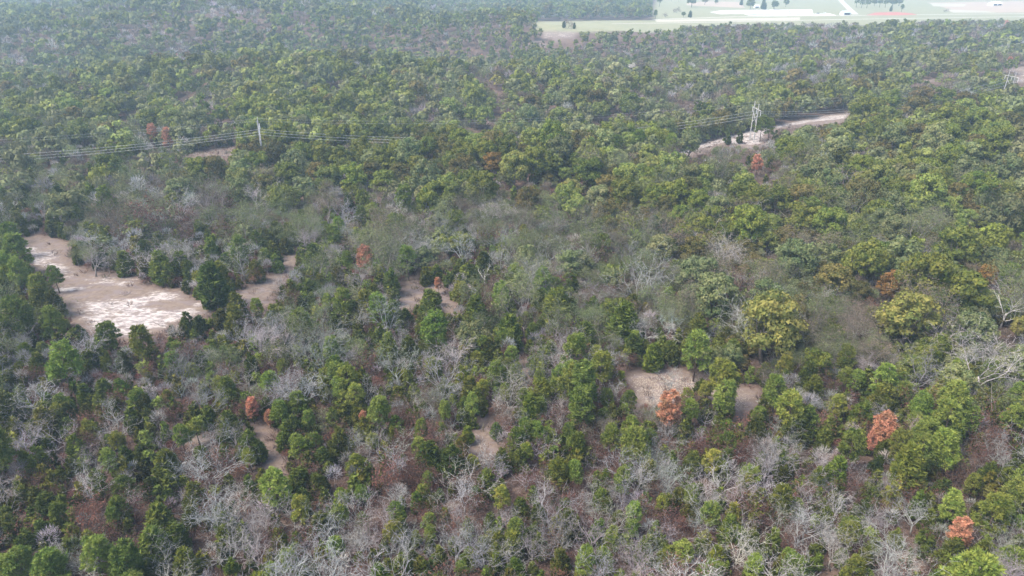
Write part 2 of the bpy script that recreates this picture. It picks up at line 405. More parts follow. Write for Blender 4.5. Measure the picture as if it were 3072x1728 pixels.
def branches(r, h, w, limbs, depth, leader=.55, wob=.30, r0=.13, thick=1.0):
    """A branching skeleton as (points, radii, level) chains."""
    out = []
    def grow(p, d, L, rad, lev):
        n = (5, 4, 3, 2, 2)[lev]
        pts, rr = [p.copy()], [rad]
        for i in range(n):
            d = d + np.array([r.gauss(0, wob), r.gauss(0, wob), r.gauss(0, wob * .7) + (.10 if lev < 3 else .03)]); d /= np.linalg.norm(d)
            p = p + d * L / n; pts.append(p.copy()); rr.append(rad * (1 - .72 * (i + 1) / n))
            if lev < depth and i >= (1 if lev < 2 else 0):
                for _ in range((1 if r.random() < .35 else 2) if lev < 2 else (1 if r.random() < .4 else 2)):
                    side = np.array([r.gauss(0, 1), r.gauss(0, 1), r.gauss(0, .8)]); side -= d * (side @ d); side /= max(np.linalg.norm(side), 1e-6)
                    a = r.uniform(.5, 1.0)
                    grow(p, d * math.cos(a) + side * math.sin(a), L * r.uniform(.42, .68), max(rr[-1] * r.uniform(.55, .75), .019 * thick), lev + 1)
        out.append((pts, rr, lev))
    top = np.array([r.gauss(0, .3), r.gauss(0, .3), h * leader])
    stem = [np.zeros(3), top * .5 + np.array([r.gauss(0, .1), r.gauss(0, .1), 0]), top]
    out.append((stem, [r0 * 1.25, r0, r0 * .75], 0))
    for i in range(limbs):
        a = 2 * math.pi * (i + r.uniform(-.3, .3)) / limbs; f = r.uniform(.5, 1.0)
        p = stem[1] + (stem[2] - stem[1]) * (f * 2 - 1) if f > .5 else stem[1]
        tilt = r.uniform(.45, 1.15) if f < .9 else r.uniform(.15, .6)
        d = np.array([math.cos(a) * math.sin(tilt), math.sin(a) * math.sin(tilt), math.cos(tilt)])
        L = min((h - p[2]) / max(d[2], .35), w * .55 / max(math.sin(tilt), .35)) * r.uniform(.75, 1.0)
        grow(p, d, L, r0 * r.uniform(.45, .65), 1 if depth > 1 else 1)
    return out
def skeleton_mesh(chains, pick):
    mb = MB()
    for pts, rr, lev in chains:
        if pick(lev): mb.tube(pts, rr, (6, 5, 4, 3, 3)[lev], cap=lev < 2)
    return mb
def tri_of(mb):
    t = []
    for f in mb.f:
        for i in range(1, len(f) - 1): t.append((f[0], f[i], f[i + 1]))
    return np.array(mb.v), np.array(t)

PROTO = {}     # kind -> list of (trunk mesh, crown mesh, natural width)
def crown_mesh(name, vt): return build_mesh(name, vt[0], vt[1], [M_LEAF], var=('FLOAT', 'FACE', vt[2]))
def bark_mesh(name, mb):
    v, t = tri_of(mb); return build_mesh(name, v, t, [M_BARK])
def straight_trunk(r, h, r0, boughs=0, z0=.4, reach=1.6):
    mb = MB(); lean = (r.gauss(0, .12), r.gauss(0, .12))
    mb.tube([(0, 0, -.3), (lean[0] * .4, lean[1] * .4, h * .4), (lean[0], lean[1], h * .93)], [r0 * 1.2, r0 * .85, r0 * .25], 6)
    for i in range(boughs):
        f = r.uniform(z0, .9); a = r.uniform(0, 6.28); L = reach * (1.15 - f) + .4
        mb.tube([(lean[0] * f, lean[1] * f, h * f), (lean[0] * f + L * math.cos(a), lean[1] * f + L * math.sin(a), h * f + L * .25)], [r0 * .35, r0 * .12], 4)
    return mb
NV = 7
for i in range(NV):
    g = np.random.default_rng(100 + i); r = random.Random(100 + i)
    PROTO.setdefault('c', []).append((bark_mesh('trunk', straight_trunk(r, 5.6, .13, 6, .15)), crown_mesh('crown', cedar_crown(g, 0)), 4.0))
    PROTO.setdefault('p', []).append((bark_mesh('trunk', straight_trunk(r, 9.4, .16, 16, .35, 2.6)), crown_mesh('crown', pine_crown(g, 0)), 4.8))
    ch = branches(r, 8.2, 7.0, 7, 2, .42, .2, .24)
    PROTO.setdefault('o', []).append((bark_mesh('trunk', skeleton_mesh(ch, lambda l: l < 2)), crown_mesh('crown', oak_crown(g, 0)), 8.4))
    # leafless: trunk with limbs, and a crown of fine branches
    ch = branches(r, 7.4, 6.4, r.choice((5, 6, 7)), 4, r.uniform(.3, .5), .27, .165)
    tk = bark_mesh('trunk', skeleton_mesh(ch, lambda l: l < 2))
    v, t = tri_of(skeleton_mesh(ch, lambda l: l >= 2))
    PROTO.setdefault('b', []).append((tk, build_mesh('crown', v, t, [M_BARK]), 6.2))
    # thinning: branch skeleton with sparse leaves near the twig ends
    tips = np.array([p[-1] for p, _r, l in ch if l >= 3]); tips = tips[g.integers(0, len(tips), 2600)] + g.normal(0, .28, (2600, 3))
    lv, lt = cards(tips, sphere_pts(g, 2600) + [0, 0, .5], .095 * g.uniform(.6, 1.4, 2600), g)
    v2, t2 = tri_of(skeleton_mesh(ch, lambda l: l in (2, 3)))
    vv = np.concatenate([lv, v2]); tt = np.concatenate([lt, t2 + len(lv)])
    mi = np.concatenate([np.zeros(len(lt), int), np.ones(len(t2), int)])
    cm = build_mesh('crown', vv, tt, [M_LEAF, M_TINT], mi, var=('FLOAT', 'FACE', np.concatenate([np.clip(g.normal(.5, .22, len(lt)), 0, 1), np.zeros(len(t2))])),
        tint=('FLOAT_VECTOR', 'FACE', np.tile([.22, .195, .18], (len(tt), 1))))
    PROTO.setdefault('s', []).append((tk, cm, 6.2))
    # small brown-leaved understorey tree, several stems
    ch = branches(r, 4.4, 4.6, 8, 3, .18, .3, .07, .8)
    tips = np.array([p[-1] for p, _r, l in ch if l >= 2]); tips = tips[g.integers(0, len(tips), 1100)] + g.normal(0, .3, (1100, 3))
    lv, lt = cards(tips, sphere_pts(g, 1100) + [0, 0, .5], .12 * g.uniform(.6, 1.4, 1100), g)
    v2, t2 = tri_of(skeleton_mesh(ch, lambda l: l in (2, 3)))
    vv = np.concatenate([lv, v2]); tt = np.concatenate([lt, t2 + len(lv)]); mi = np.concatenate([np.zeros(len(lt), int), np.ones(len(t2), int)])
    cm = build_mesh('crown', vv, tt, [M_LEAF, M_TINT], mi, var=('FLOAT', 'FACE', np.concatenate([np.clip(g.normal(.5, .22, len(lt)), 0, 1), np.zeros(len(t2))])),
        tint=('FLOAT_VECTOR', 'FACE', np.tile([.20, .155, .145], (len(tt), 1))))
    PROTO.setdefault('r', []).append((bark_mesh('trunk', skeleton_mesh(ch, lambda l: l < 2)), cm, 4.3))
    if i < 3:
        ch = branches(r, 8.5, 6.0, 4, 2, .5, .24, .2)
        tk = bark_mesh('trunk', skeleton_mesh(ch, lambda l: l < 1)); v, t = tri_of(skeleton_mesh(ch, lambda l: l >= 1))
        PROTO.setdefault('w', []).append((tk, build_mesh('crown', v, t, [M_BARK]), 5.5))

# kind: (height of crown centre / width, natural width, spread of widths near, name, category)
# variant -> (shape, colour, colour jitter)
VAR = {
 'c': ('c', (.108, .130, .023), .24), 'p': ('p', (.172, .212, .044), .18), 'o': ('o', (.142, .160, .030), .18),
 'k': ('o', (.170, .182, .080), .16), 'y': ('o', (.225, .205, .060), .12), 'g': ('o', (.25, .140, .040), .15), 'l': ('o', (.205, .232, .060), .15),
 't': ('o', (.130, .110, .036), .18), 's': ('s', (.165, .182, .085), .18), 'm': ('s', (.175, .138, .108), .16),
 'r': ('r', (.150, .072, .056), .20), 'd': ('p', (.47, .225, .150), .12), 'b': ('b', (.34, .325, .312), .20), 'w': ('w', (.62, .59, .56), .06),
 'e': ('r', (.34, .15, .085), .15)}
NAME = {'c': 'red_cedar', 'p': 'pine_tree', 'o': 'green_oak', 'k': 'green_oak', 'y': 'yellow_oak', 'g': 'yellow_oak', 'l': 'yellow_oak', 't': 'yellow_oak',
        's': 'thinning_oak', 'm': 'thinning_oak', 'r': 'brown_tree', 'd': 'dead_pine', 'b': 'bare_tree', 'w': 'dead_snag', 'e': 'brown_tree'}
CZ = {'c': .75, 'p': 1.35, 'o': .66, 's': .74, 'r': .52, 'b': .74, 'w': .85}
TRUNKC = {'c': (.16, .12, .10), 'p': (.15, .11, .09), 'o': (.17, .145, .125), 'b': (.33, .295, .275), 's': (.27, .24, .22), 'r': (.20, .16, .15), 'w': (.50, .47, .44)}

# ------------------------------------------------------------------ trees read off the photograph: (origin of the enlarged crop, list of kind x y width)
SEEN = [
(0, 1152, "p380,1370,230 p720,1330,220 p940,1330,260 p60,1380,150 p2110,220,140 p2240,460,160 p2060,760,240 p1880,550,110 l1630,810,90 d1900,190,100 d2030,250,80 d1890,590,60 e1790,680,80 "
 "c90,200,220 c680,340,150 c520,230,140 c590,480,170 c810,440,110 c1000,310,120 c1090,190,150 c1260,100,130 c1580,260,140 c1730,340,190 c2310,200,150 c1890,470,200 c290,600,200 c350,460,120 c950,530,130 c1060,540,140 c1260,620,230 c910,760,190 c1130,810,150 c160,850,150 c370,900,200 c450,1000,180 c470,830,110 c920,960,200 c1290,840,110 c1460,840,210 c1230,980,200 c1440,1010,150 c1180,1180,280 c1310,1190,200 c90,1070,180 c170,1180,200 c560,1250,200 c650,1180,160 c340,1120,160 c1400,1380,220 c1160,1390,180 c330,1240,90 c2390,740,180 c2430,560,170 c2240,920,120 c2430,1080,200 p2050,1420,120 c2350,1430,140 c650,70,150 c860,170,140 c1700,230,110 p2330,270,120 p2300,340,90 "
 "b860,230,180 b450,370,220 b190,470,190 b130,690,160 b510,560,140 b690,530,170 b860,490,120 b650,650,220 b680,780,240 b30,920,190 b1000,620,120 b1300,430,190 b1620,520,260 b1550,660,260 b1410,850,170 b1290,910,120 b1790,830,170 b1800,920,260 b1700,1060,260 b1920,1030,280 b1720,1240,280 b1940,1300,260 b2200,1000,240 b2500,960,230 b2520,1120,220 b2330,1330,240 b1230,1310,220 b1000,200,110 b1220,210,130 b1350,40,130 b1870,30,120 b40,40,120 "
 "r660,1060,210 r830,900,140 s1000,880,130 r1080,1030,100 r940,1180,140 r1470,1150,110 r1330,250,120 s2490,100,140 s2430,280,150 s1950,80,130"),
(1024, 1152, "p280,220,170 p1820,140,240 p2230,460,210 p1560,370,100 p1390,340,150 p1320,430,130 p410,960,140 p400,1090,150 p650,710,100 p150,820,110 p670,1040,120 p670,1120,100 p1520,70,160 p690,1340,70 d160,250,60 d2480,200,180 e1960,160,50 e1150,190,90 "
 "c430,80,150 c100,590,180 c640,550,230 c820,600,260 c900,470,130 c1440,190,210 c1350,580,140 c1610,660,220 c1670,560,120 c1790,480,200 c570,880,130 c690,910,140 c1100,720,170 c940,370,120 c920,180,120 c1220,820,100 c1360,920,170 c1130,1050,120 c1440,1140,150 c1720,1040,170 c1320,1040,90 c550,1320,120 c560,1160,100 c1660,1370,180 c620,1420,140 c355,1370,120 c2290,1190,150 c2460,1300,180 c1990,910,130 c2540,850,120 c150,1030,130 c180,320,130 c480,1190,100 c1180,340,110 p2170,130,110 c2000,690,100 c1440,1420,120 c140,1320,110 "
 "b260,110,120 b540,160,150 b760,60,240 b840,250,160 b800,420,170 b470,440,180 b280,450,190 b90,400,130 b1240,110,190 b1270,230,140 b1180,390,110 b2470,380,180 b2400,560,110 b1900,590,130 b1110,620,200 b1200,680,150 b1400,720,170 b930,880,200 b880,990,200 b1520,850,180 b1580,960,280 b1600,1080,300 b1900,760,200 b2140,640,260 b2240,760,260 b2130,900,220 b2460,830,150 b2000,1060,280 b1900,1150,280 b1840,900,180 b2080,1250,200 b960,1180,280 b860,1240,280 b1080,1320,220 b1250,1300,200 b1450,1250,240 b90,960,230 b190,1130,260 b50,1200,200 b1230,990,160 w210,860,110 b2300,1340,200 b2500,1150,200 b1660,300,120 "
 "m1960,340,190 s700,170,170 r500,720,140 r350,760,230 r2300,1000,180 m2480,290,170 s2330,270,140 r1700,820,110 r2030,1330,130"),
(2048, 1152, "d1510,330,180 d1430,440,90 d2100,1130,160 e1410,660,60 p1290,460,200 p1170,170,120 p1990,310,220 p1970,470,220 p1780,520,220 p2170,250,170 p2500,280,170 p2040,930,190 p2330,1010,240 p2460,830,200 p2550,1060,120 p2490,1310,190 p840,1370,200 p800,1310,140 p270,1390,110 p2180,770,120 p260,580,90 y2300,830,100 p310,50,200 p1800,180,180 "
 "c330,180,140 c160,60,130 c330,340,140 c550,350,190 c620,200,150 c880,330,230 c980,60,180 c1490,130,220 c1350,240,200 c460,640,110 c80,600,160 c820,610,130 c1010,710,160 c1150,680,190 c750,900,230 c1420,860,160 c1570,860,200 c1700,650,280 c1870,650,170 c340,1080,200 c20,800,120 c720,740,90 c1600,1150,130 c2040,1240,190 c2300,1300,220 c1430,1290,150 c920,1410,200 c1090,420,130 c1520,500,130 c1450,600,130 c2240,450,110 c1680,1360,150 c1060,1060,130 c1220,1020,110 c160,1220,110 o2050,90,160 c2240,130,160 c1980,800,160 c1650,760,150 c2490,650,150 c2290,680,160 "
 "b720,290,140 b640,640,240 b1060,570,180 b1790,320,140 b780,430,100 b130,400,120 b300,720,240 b390,850,260 b150,940,240 b100,1030,200 b900,830,220 b1150,900,220 b940,1050,280 b900,1130,260 b420,1260,240 b1150,1270,260 b1120,1150,160 b1340,1090,180 b1470,1080,170 b1760,1020,240 b1700,1250,180 b1850,1250,180 b1330,720,150 b2350,530,230 b2100,540,130 b2180,900,120 b1880,770,120 b170,1340,180 b500,1080,160 b1550,1300,140 w2530,70,60 b810,120,150 b1250,140,90 b930,430,60 b180,250,130 r80,180,170 r470,540,140 r580,520,140 r900,550,100 r2050,660,160 r2100,1020,110 r640,1080,100 r2250,580,180 r760,1240,140"),
(2048, 576, "y640,1060,420 y1700,960,400 g1590,720,200 y2550,1050,160 l2520,240,170 o1820,730,360 o2080,780,400 o1380,560,280 k1660,520,300 o1950,480,180 o2080,440,280 k850,530,300 k560,510,130 o500,280,260 o150,260,180 o320,340,160 o110,110,170 o920,210,240 o1090,270,240 o700,110,220 o560,80,220 l640,400,140 o1300,330,190 k1560,120,190 l1720,110,150 l2020,110,160 l2140,210,150 s2230,100,150 l2270,230,100 s2420,110,150 k1490,250,170 k1600,300,200 t1340,80,240 s1300,130,200 t60,480,180 t770,360,180 t1030,620,160 t1150,690,260 k1070,540,200 k120,640,300 k250,830,320 k620,800,240 s700,680,260 s910,730,150 t830,860,200 g2290,640,170 k2350,530,180 k2200,1100,300 k2190,1000,180 "
 "b270,460,160 b430,500,170 b870,610,150 b1090,830,160 w2440,900,190 b2300,1340,360 b1800,1360,300 b1130,1260,140 m980,1000,230 m950,1150,220 m1280,900,200 m1390,960,190 m680,600,160 r440,730,170 m340,640,160 m1510,1280,200 b200,1040,110 b220,1340,160 b2050,1220,140 e1380,830,90 "
 "p1150,1090,130 p1250,1260,130 p1850,1250,140 p310,1390,220 p770,1330,120 p1230,1390,100 c940,1390,190 c610,1370,130 p110,1200,200 c370,1200,170 c120,1010,170 c310,950,160 c320,1090,140"),
(1024, 576, "d175,505,120 d735,700,60 r1975,540,150 p40,510,90 p500,510,130 o650,120,180 p460,60,130 p900,760,130 p1210,800,150 p1170,1380,150 p1500,1410,100 p1950,1320,200 p1750,1360,190 l1770,120,170 l1700,50,190 l1780,160,110 "
 "c380,690,150 c1090,540,140 c970,590,150 c170,860,200 c390,890,140 c660,850,210 c610,1000,160 c780,1020,150 c480,960,150 c1000,900,240 c1500,820,160 c1620,850,250 c1740,720,150 c1900,860,150 c2100,960,270 c2190,880,160 c1300,1070,200 c1440,1050,130 c1830,1090,220 c2200,1170,180 c2360,1240,160 c1510,1290,170 c1580,1190,170 c280,1100,150 c330,1200,190 c520,1210,190 c680,1210,140 k1000,1120,230 c1130,1180,170 p2480,800,100 c1380,300,110 c650,620,110 c60,100,120 c720,600,100 c2050,1390,120 c2460,1200,120 c860,600,110 "
 "b120,670,190 b510,220,170 m900,120,160 m1030,210,150 b900,440,190 b1200,380,160 b1210,520,170 b1570,430,240 s1600,250,230 b1890,720,150 b2240,690,300 b2430,640,190 b800,530,100 w1080,630,110 b1350,800,120 b2300,1020,220 b2470,960,200 b720,1390,260 b430,1330,240 b150,960,150 b430,1100,110 m1790,850,110 b2490,1390,170 s1620,1030,240 s1950,1040,220 s1380,990,140 s1200,980,120 b2320,290,170 s1040,1020,170 s150,1240,180 b1000,1310,150 s100,1180,150 m1850,250,190 b2180,440,160 r2090,740,130 b300,800,130 "
 "r620,200,90 r180,1320,140 r50,410,100 r560,1100,80 r1090,790,110 s1240,200,160 k1390,520,180 k1720,560,220 t2000,150,180 t2160,110,150 t2060,280,160 t2450,110,170 o2300,130,130 t2540,260,120 s2200,600,260 k2420,460,200 t1420,90,170"),
(0, 576, "p150,600,150 p50,640,110 p130,450,170 p410,630,110 p810,1080,170 p1060,1130,190 p380,970,170 p120,930,220 p1930,860,110 p2520,300,110 p2500,1180,140 p2510,1310,140 p1800,420,150 p320,1180,80 p460,990,90 "
 "c60,120,110 c130,230,130 c400,200,110 c580,190,150 c490,300,80 c820,90,190 c640,60,90 c500,90,70 c790,490,110 c1080,430,130 c940,520,150 c1090,560,120 c1210,560,200 c1210,360,110 c1520,260,110 c1590,430,130 c1700,510,110 c1420,600,120 c1660,620,170 c1600,690,250 c2000,510,120 c2080,530,110 c1920,590,130 c1940,370,150 c2150,390,110 c2280,200,80 c2380,480,200 c2320,720,140 c2540,620,130 c1780,880,190 c1660,960,150 c1780,990,200 c1520,1010,140 c1400,960,110 c300,830,170 c400,850,150 c590,1060,120 c480,1180,170 c280,1320,150 c650,1290,150 c980,1340,100 c1110,1400,120 c1590,1190,150 c1300,1150,110 c1700,1210,100 c2270,860,120 c2340,830,100 c60,1410,130 c200,1210,150 c2530,1010,120 "
 "s320,110,140 m830,210,200 s1030,140,190 b1360,90,230 b1930,60,180 s2180,90,190 m2480,150,200 b620,320,150 b690,510,190 b1500,540,130 b1810,590,150 b2100,720,140 s2200,960,180 b2060,1000,200 b1930,970,130 s2430,950,160 b2250,1240,200 s2080,1240,220 b1350,1340,240 b880,1330,140 s1690,1290,220 b1850,1380,200 s1990,200,160 "
 "r1200,250,210 r1390,240,130 r1410,340,120 r920,340,130 r1700,120,170 r1720,300,150 r1080,1230,100 r530,1270,170 e970,455,50 e1910,660,80"),
(1024, 0, "l1960,840,140 p2070,1090,110 l1130,800,100 l970,880,130 l1080,900,150 g1150,1240,150 l1300,1310,210 l1690,1320,100 y1730,1420,150 o1480,1220,250 o1090,1160,180 o1860,1320,220 o580,1250,150 o650,1130,150 o820,1240,140 t430,1300,130 t230,1310,140 o1780,1220,150 o250,1000,160 o480,1000,140 t1390,1180,150 y1170,620,90"),
(0, 0, "l610,1020,150 d1265,1040,80 d1150,1000,80 o1510,1310,180 o2170,1320,200 t2080,1180,170 o2430,1190,180 o2530,1050,150 o1660,870,120 t1620,1310,170 l950,800,140 l1400,660,150"),
(2048, 0, "y1350,1420,180 k1600,1050,180 o1480,1000,170 d565,1240,75 o2140,980,180 o2540,900,180 c330,1040,70 c430,1040,60 p600,950,90 p660,955,80 l1340,1110,90 b1390,1220,120 b1930,1190,120 b2070,1130,110 o1260,990,150 o1400,800,160 o1560,790,170 t1800,760,160 o1960,760,170 k2140,1180,180 o2380,1090,190"),
]
TREES = []          # (variant, x, y, z, width, seen?)
for ox, oy, text in SEEN:
    for e in text.split():
        v = e[0]; a, b, w = (float(q) for q in e[1:].split(','))
        px, py, w = ox + a * .39752, oy + b * .39752, w * .39752
        shape = VAR[v][0]
        h = hit(px, py, 0, CZ[shape] * w / F)
        if h is None: continue
        TREES.append((v, h[0], h[1], h[2], w * h[3] / F * (1.0 if v in 'cp' else 1.06 if v in 'de' else .98 if shape != 'o' else 1.16), True))

# ------------------------------------------------------------------ the woods between them
MIX = {'A': dict(c=.44, b=.22, p=.12, r=.14, s=.06, m=.02), 'B': dict(b=.38, c=.36, r=.14, p=.06, s=.05, m=.01), 'C': dict(c=.56, b=.14, p=.08, r=.14, s=.08),
 'P': dict(p=.30, c=.36, b=.16, r=.12, s=.06), 'S': dict(s=.26, m=.10, b=.16, c=.18, r=.08, k=.14, o=.08), 'O': dict(o=.38, k=.16, t=.10, l=.10, s=.14, m=.06, b=.06),
 'G': dict(o=.13, k=.15, s=.17, m=.20, b=.20, p=.07, l=.05, t=.03), 'L': dict(o=.22, k=.24, l=.22, t=.08, s=.16, m=.08), 'D': dict(p=.24, o=.18, k=.18, s=.14, m=.14, b=.06, t=.05, c=.01),
 'M': dict(m=.32, s=.22, b=.14, p=.12, k=.14, r=.06)}
GRID = ["GGGGGDDDDDDDGGGG", "GLGGLGDMDMMGGGMM", "GLGMLLGLGLGLOOOO", "SSSOOOOOOOGSSOOO", "CSSSSASSSOOOOGLO", "PSCCCASASSSOGOOO",
        "CCAAAACCASSAOSGG", "CAACACCACACOSSOS", "AABAABAAPAPCCCPP", "CBABAAABAPBACPPB", "CCCABBABBBBBBCBC", "CPCCBBCBBBBBBBCP"]
WIDTH = {'c': (2.6, 4.1), 'p': (3.3, 5.0), 'o': (6.5, 10.5), 's': (4.8, 7.5), 'b': (4.5, 7.0), 'r': (2.6, 4.6), 'w': (4, 5)}
def scatter(d0, d1, cell):
    pts = []
    ys = np.arange(d0, d1, cell)
    for y in ys:
        half = .80 * y + 45
        xs = np.arange(-half, half, cell) + rng.uniform(0, cell)
        pts.append(np.stack([xs + rng.uniform(-.48, .48, len(xs)) * cell, y + rng.uniform(-.48, .48, len(xs)) * cell], 1))
    return np.concatenate(pts)
FILL = np.concatenate([scatter(52, 190, 3.15), scatter(190, 330, 4.3), scatter(330, 620, 6.0), scatter(620, 1100, 8.0), scatter(1100, 2150, 10.0)])
fx, fy = FILL[:, 0], FILL[:, 1]; fz = terrain(fx, fy)
px, py, dep = project(fx, fy, fz + 3)
keep = (py < 1728 + 330) & (px > -420) & (px < 3072 + 420)
for i, P_ in enumerate(OPEN):
    m = np.where(keep)[0]
    keep[m[signed(P_, fx[m], fy[m]) > (-.3 if i < 5 else 0)]] = False
# keep the wood low and thin along the power line between the poles
FILL, fz, px, py = FILL[keep], fz[keep], px[keep], py[keep]; fx, fy = FILL[:, 0], FILL[:, 1]
st = np.array([(t[1], t[2], t[4]) for t in TREES])
near_seen = np.zeros(len(fx), bool)
for x, y, w in st: near_seen |= np.hypot(fx - x, fy - y) < max(w * .36, 1.5)
FILL, fz, px, py = FILL[~near_seen], fz[~near_seen], px[~near_seen], py[~near_seen]; fx, fy = FILL[:, 0], FILL[:, 1]

# pole positions (needed to keep the line clear)
POLES = []
for p in ((792, 488), (2254, 424), (3012, 306)): h = hit(*p); POLES.append(np.array(h[:3]))
POLES.insert(0, np.array([POLES[0][0] - 205, POLES[0][1] - 40, 0])); POLES.append(np.array([POLES[3][0] + 185, POLES[3][1] + 90, 0]))
for q in (POLES[0], POLES[4]): q[2] = float(terrain(q[0], q[1]))
def line_gap(x, y):
    d = np.full(np.shape(x), 1e9)
    for a, b in zip(POLES[:-1], POLES[1:]):
        ab = (b - a)[:2]; t = np.clip(((x - a[0]) * ab[0] + (y - a[1]) * ab[1]) / (ab @ ab), 0, 1)
        d = np.minimum(d, np.hypot(x - a[0] - t * ab[0], y - a[1] - t * ab[1]))
    return d
# nothing unseen in the photograph stands before an opening or before a tree picked out there
drop = np.zeros(len(fx), bool)
hh = np.where(fy < 190, 6.5, np.where(fy < 1000, 10.5, 12.0))
for fr in (.25, .6, .95):
    qx, qy, qd = project(fx, fy, fz + hh * fr)
    for P_ in CLEAR_VIEW: drop |= inside(P_, qx, qy)
qx, qy, qd = project(fx, fy, fz + hh * .6)
for v_, x, y, z, w, _s in TREES:
    if y > 380: continue
    sx, sy, sd = project(x, y, z + CZ[VAR[v_][0]] * w); wp = w * F / sd
    cz = .62 if VAR[v_][0] in 'cp' else .5
    drop |= (qd < sd + 1) & (((qx - sx) / (wp * .5 + 12)) ** 2 + ((qy - sy) / (wp * cz + 16)) ** 2 < 1)
FILL, fz, px, py = FILL[~drop], fz[~drop], px[~drop], py[~drop]; fx, fy = FILL[:, 0], FILL[:, 1]
# small trees and brush filling the gaps of the near wood
SM = np.concatenate([scatter(52, 205, 2.1), scatter(205, 320, 3.2)]); sz_ = terrain(SM[:, 0], SM[:, 1])
qx, qy, qd = project(SM[:, 0], SM[:, 1], sz_ + 1); k = (qy < 1728 + 120) & (qx > -350) & (qx < 3422)
for P_ in OPEN[:7] + PATHS: k &= signed(P_, SM[:, 0], SM[:, 1]) < -.2
for fr in (.8, 2.6):
    qx, qy, _d = project(SM[:, 0], SM[:, 1], sz_ + fr)
    for P_ in CLEAR_VIEW: k &= ~inside(P_, qx, qy)
qx, qy, qd = project(SM[:, 0], SM[:, 1], sz_ + 1.8)
for v_, x, y, z, w, _s in TREES:
    if y > 340: continue
    k &= np.hypot(SM[:, 0] - x, SM[:, 1] - y) > min(w * .22, 1.5)
    sx, sy, sd = project(x, y, z + CZ[VAR[v_][0]] * w); wp = w * F / sd
    k &= ~((qd < sd + .5) & (((qx - sx) / (wp * .38 + 4)) ** 2 + ((qy - sy) / (wp * .42 + 4)) ** 2 < 1))
SM, sz_ = SM[k], sz_[k]
qx, qy, _d = project(SM[:, 0], SM[:, 1], sz_)
for (x, y), z, a_, b_ in zip(SM, sz_, qx, qy):
    ch_ = GRID[min(11, max(0, int(b_ // 144)))][min(15, max(0, int(a_ // 192)))]
    pk = {'O': 'oksct', 'G': 'oksrt', 'L': 'olst', 'S': 'srcmbs', 'C': 'cccrb', 'B': 'bcrccprc', 'P': 'ccprb'}.get(ch_, 'ccrbrcp')
    v = pk[int(rng.integers(len(pk)))]
    if y < 108 and v in 'oktlsm': v = 'c'
    w = {'c': 1.7, 'p': 1.8, 'r': 1.9, 'b': 2.6, 's': 2.8, 'm': 2.8}.get(v, 3.0) * rng.uniform(.85, 1.65)
    TREES.append((v, float(x), float(y), float(z), w, False))
gap = line_gap(fx, fy)
patch = np.sin(fx / 31 + 2.1 * np.sin(fy / 43)) * np.sin(fy / 37 + 1.7 * np.sin(fx / 51))     # stands of one kind
for i in range(len(fx)):
    d = math.hypot(fx[i], fy[i])
    cx_ = min(15, max(0, int((px[i] + rng.normal(0, 45)) // 192))); ry = min(11, max(0, int((py[i] + rng.normal(0, 30)) // 144)))
    mix = MIX[GRID[ry][cx_]]
    ks = list(mix); wt = np.array([mix[k] for k in ks])
    if d > 330:
        wt = wt * np.array([(3.4 if patch[i] > .2 else .45) if k in 'mbrs' else ((2.6 if patch[i] < -.3 else .8) if k in 'op' else ((2.2 if abs(patch[i]) < .12 else .6) if k in 'lt' else 1.0)) for k in ks])
    v = ks[rng.choice(len(ks), p=wt / wt.sum())]
    if d > 300 and rng.random() < .0012: v = 'd' if rng.random() < .5 else 'g'
    if d < 108 and v in 'oktlsmyg': v = 'c' if rng.random() < .6 else 'b'
    shape = VAR[v][0]
    lo, hi = WIDTH[shape]
    if d > 330: lo, hi = lo * 1.15, hi * 1.2
    if d > 800: lo, hi = lo * 1.25, hi * 1.2
    if shape == 'o' and d < 200: lo, hi = lo * .7, hi * .7
    w = lo * .8 + (hi * 1.12 - lo * .8) * rng.beta(1.3, 1.7)
    if gap[i] < 9:
        if rng.random() < .35: continue
        w *= .5
    TREES.append((v, fx[i], fy[i], fz[i], w, False))

# no tree that the photograph does not show may stand before one of the openings
TOPF = {'c': 1.5, 'p': 2.05, 'o': 1.25, 's': 1.25, 'b': 1.2, 'r': 1.15, 'w': 1.5}
ta = np.array([(t[1], t[2], t[3], t[4], CZ[VAR[t[0]][0]] * t[4], TOPF[VAR[t[0]][0]] * t[4] * 1.05, t[5]) for t in TREES])
bad = np.zeros(len(ta), bool)
for ox, fz_ in ((0, 1.0), (0, .8), (-.45, .62), (.45, .62), (-.3, .85), (.3, .85), (0, .45)):
    qx, qy, _d = project(ta[:, 0] + ox * ta[:, 3], ta[:, 1], ta[:, 2] + ta[:, 5] * fz_)
    for P_ in CLEAR_VIEW: bad |= inside(P_, qx, qy)
for v_, x, y, z, w, s_ in TREES:
    if not s_ or v_ not in 'deyglw': continue
    sx, sy, sd = project(x, y, z + CZ[VAR[v_][0]] * w); wp = w * F / sd
    nb = np.where((ta[:, 1] < y) & (np.hypot(ta[:, 0] - x * ta[:, 1] / y, 0) < 14))[0]
    for ox, fz_ in ((0, 1.0), (0, .7), (-.4, .62), (.4, .62), (-.3, .85), (.3, .85)):
        qx, qy, qd = project(ta[nb, 0] + ox * ta[nb, 3], ta[nb, 1], ta[nb, 2] + ta[nb, 5] * fz_)
        bad[nb] |= ((qx - sx) / (wp * .5)) ** 2 + ((qy - sy) / (wp * (.8 if v_ in 'd' else .45))) ** 2 < 1
bad &= ta[:, 6] == 0
TREES = [t for t, b_ in zip(TREES, bad) if not b_]
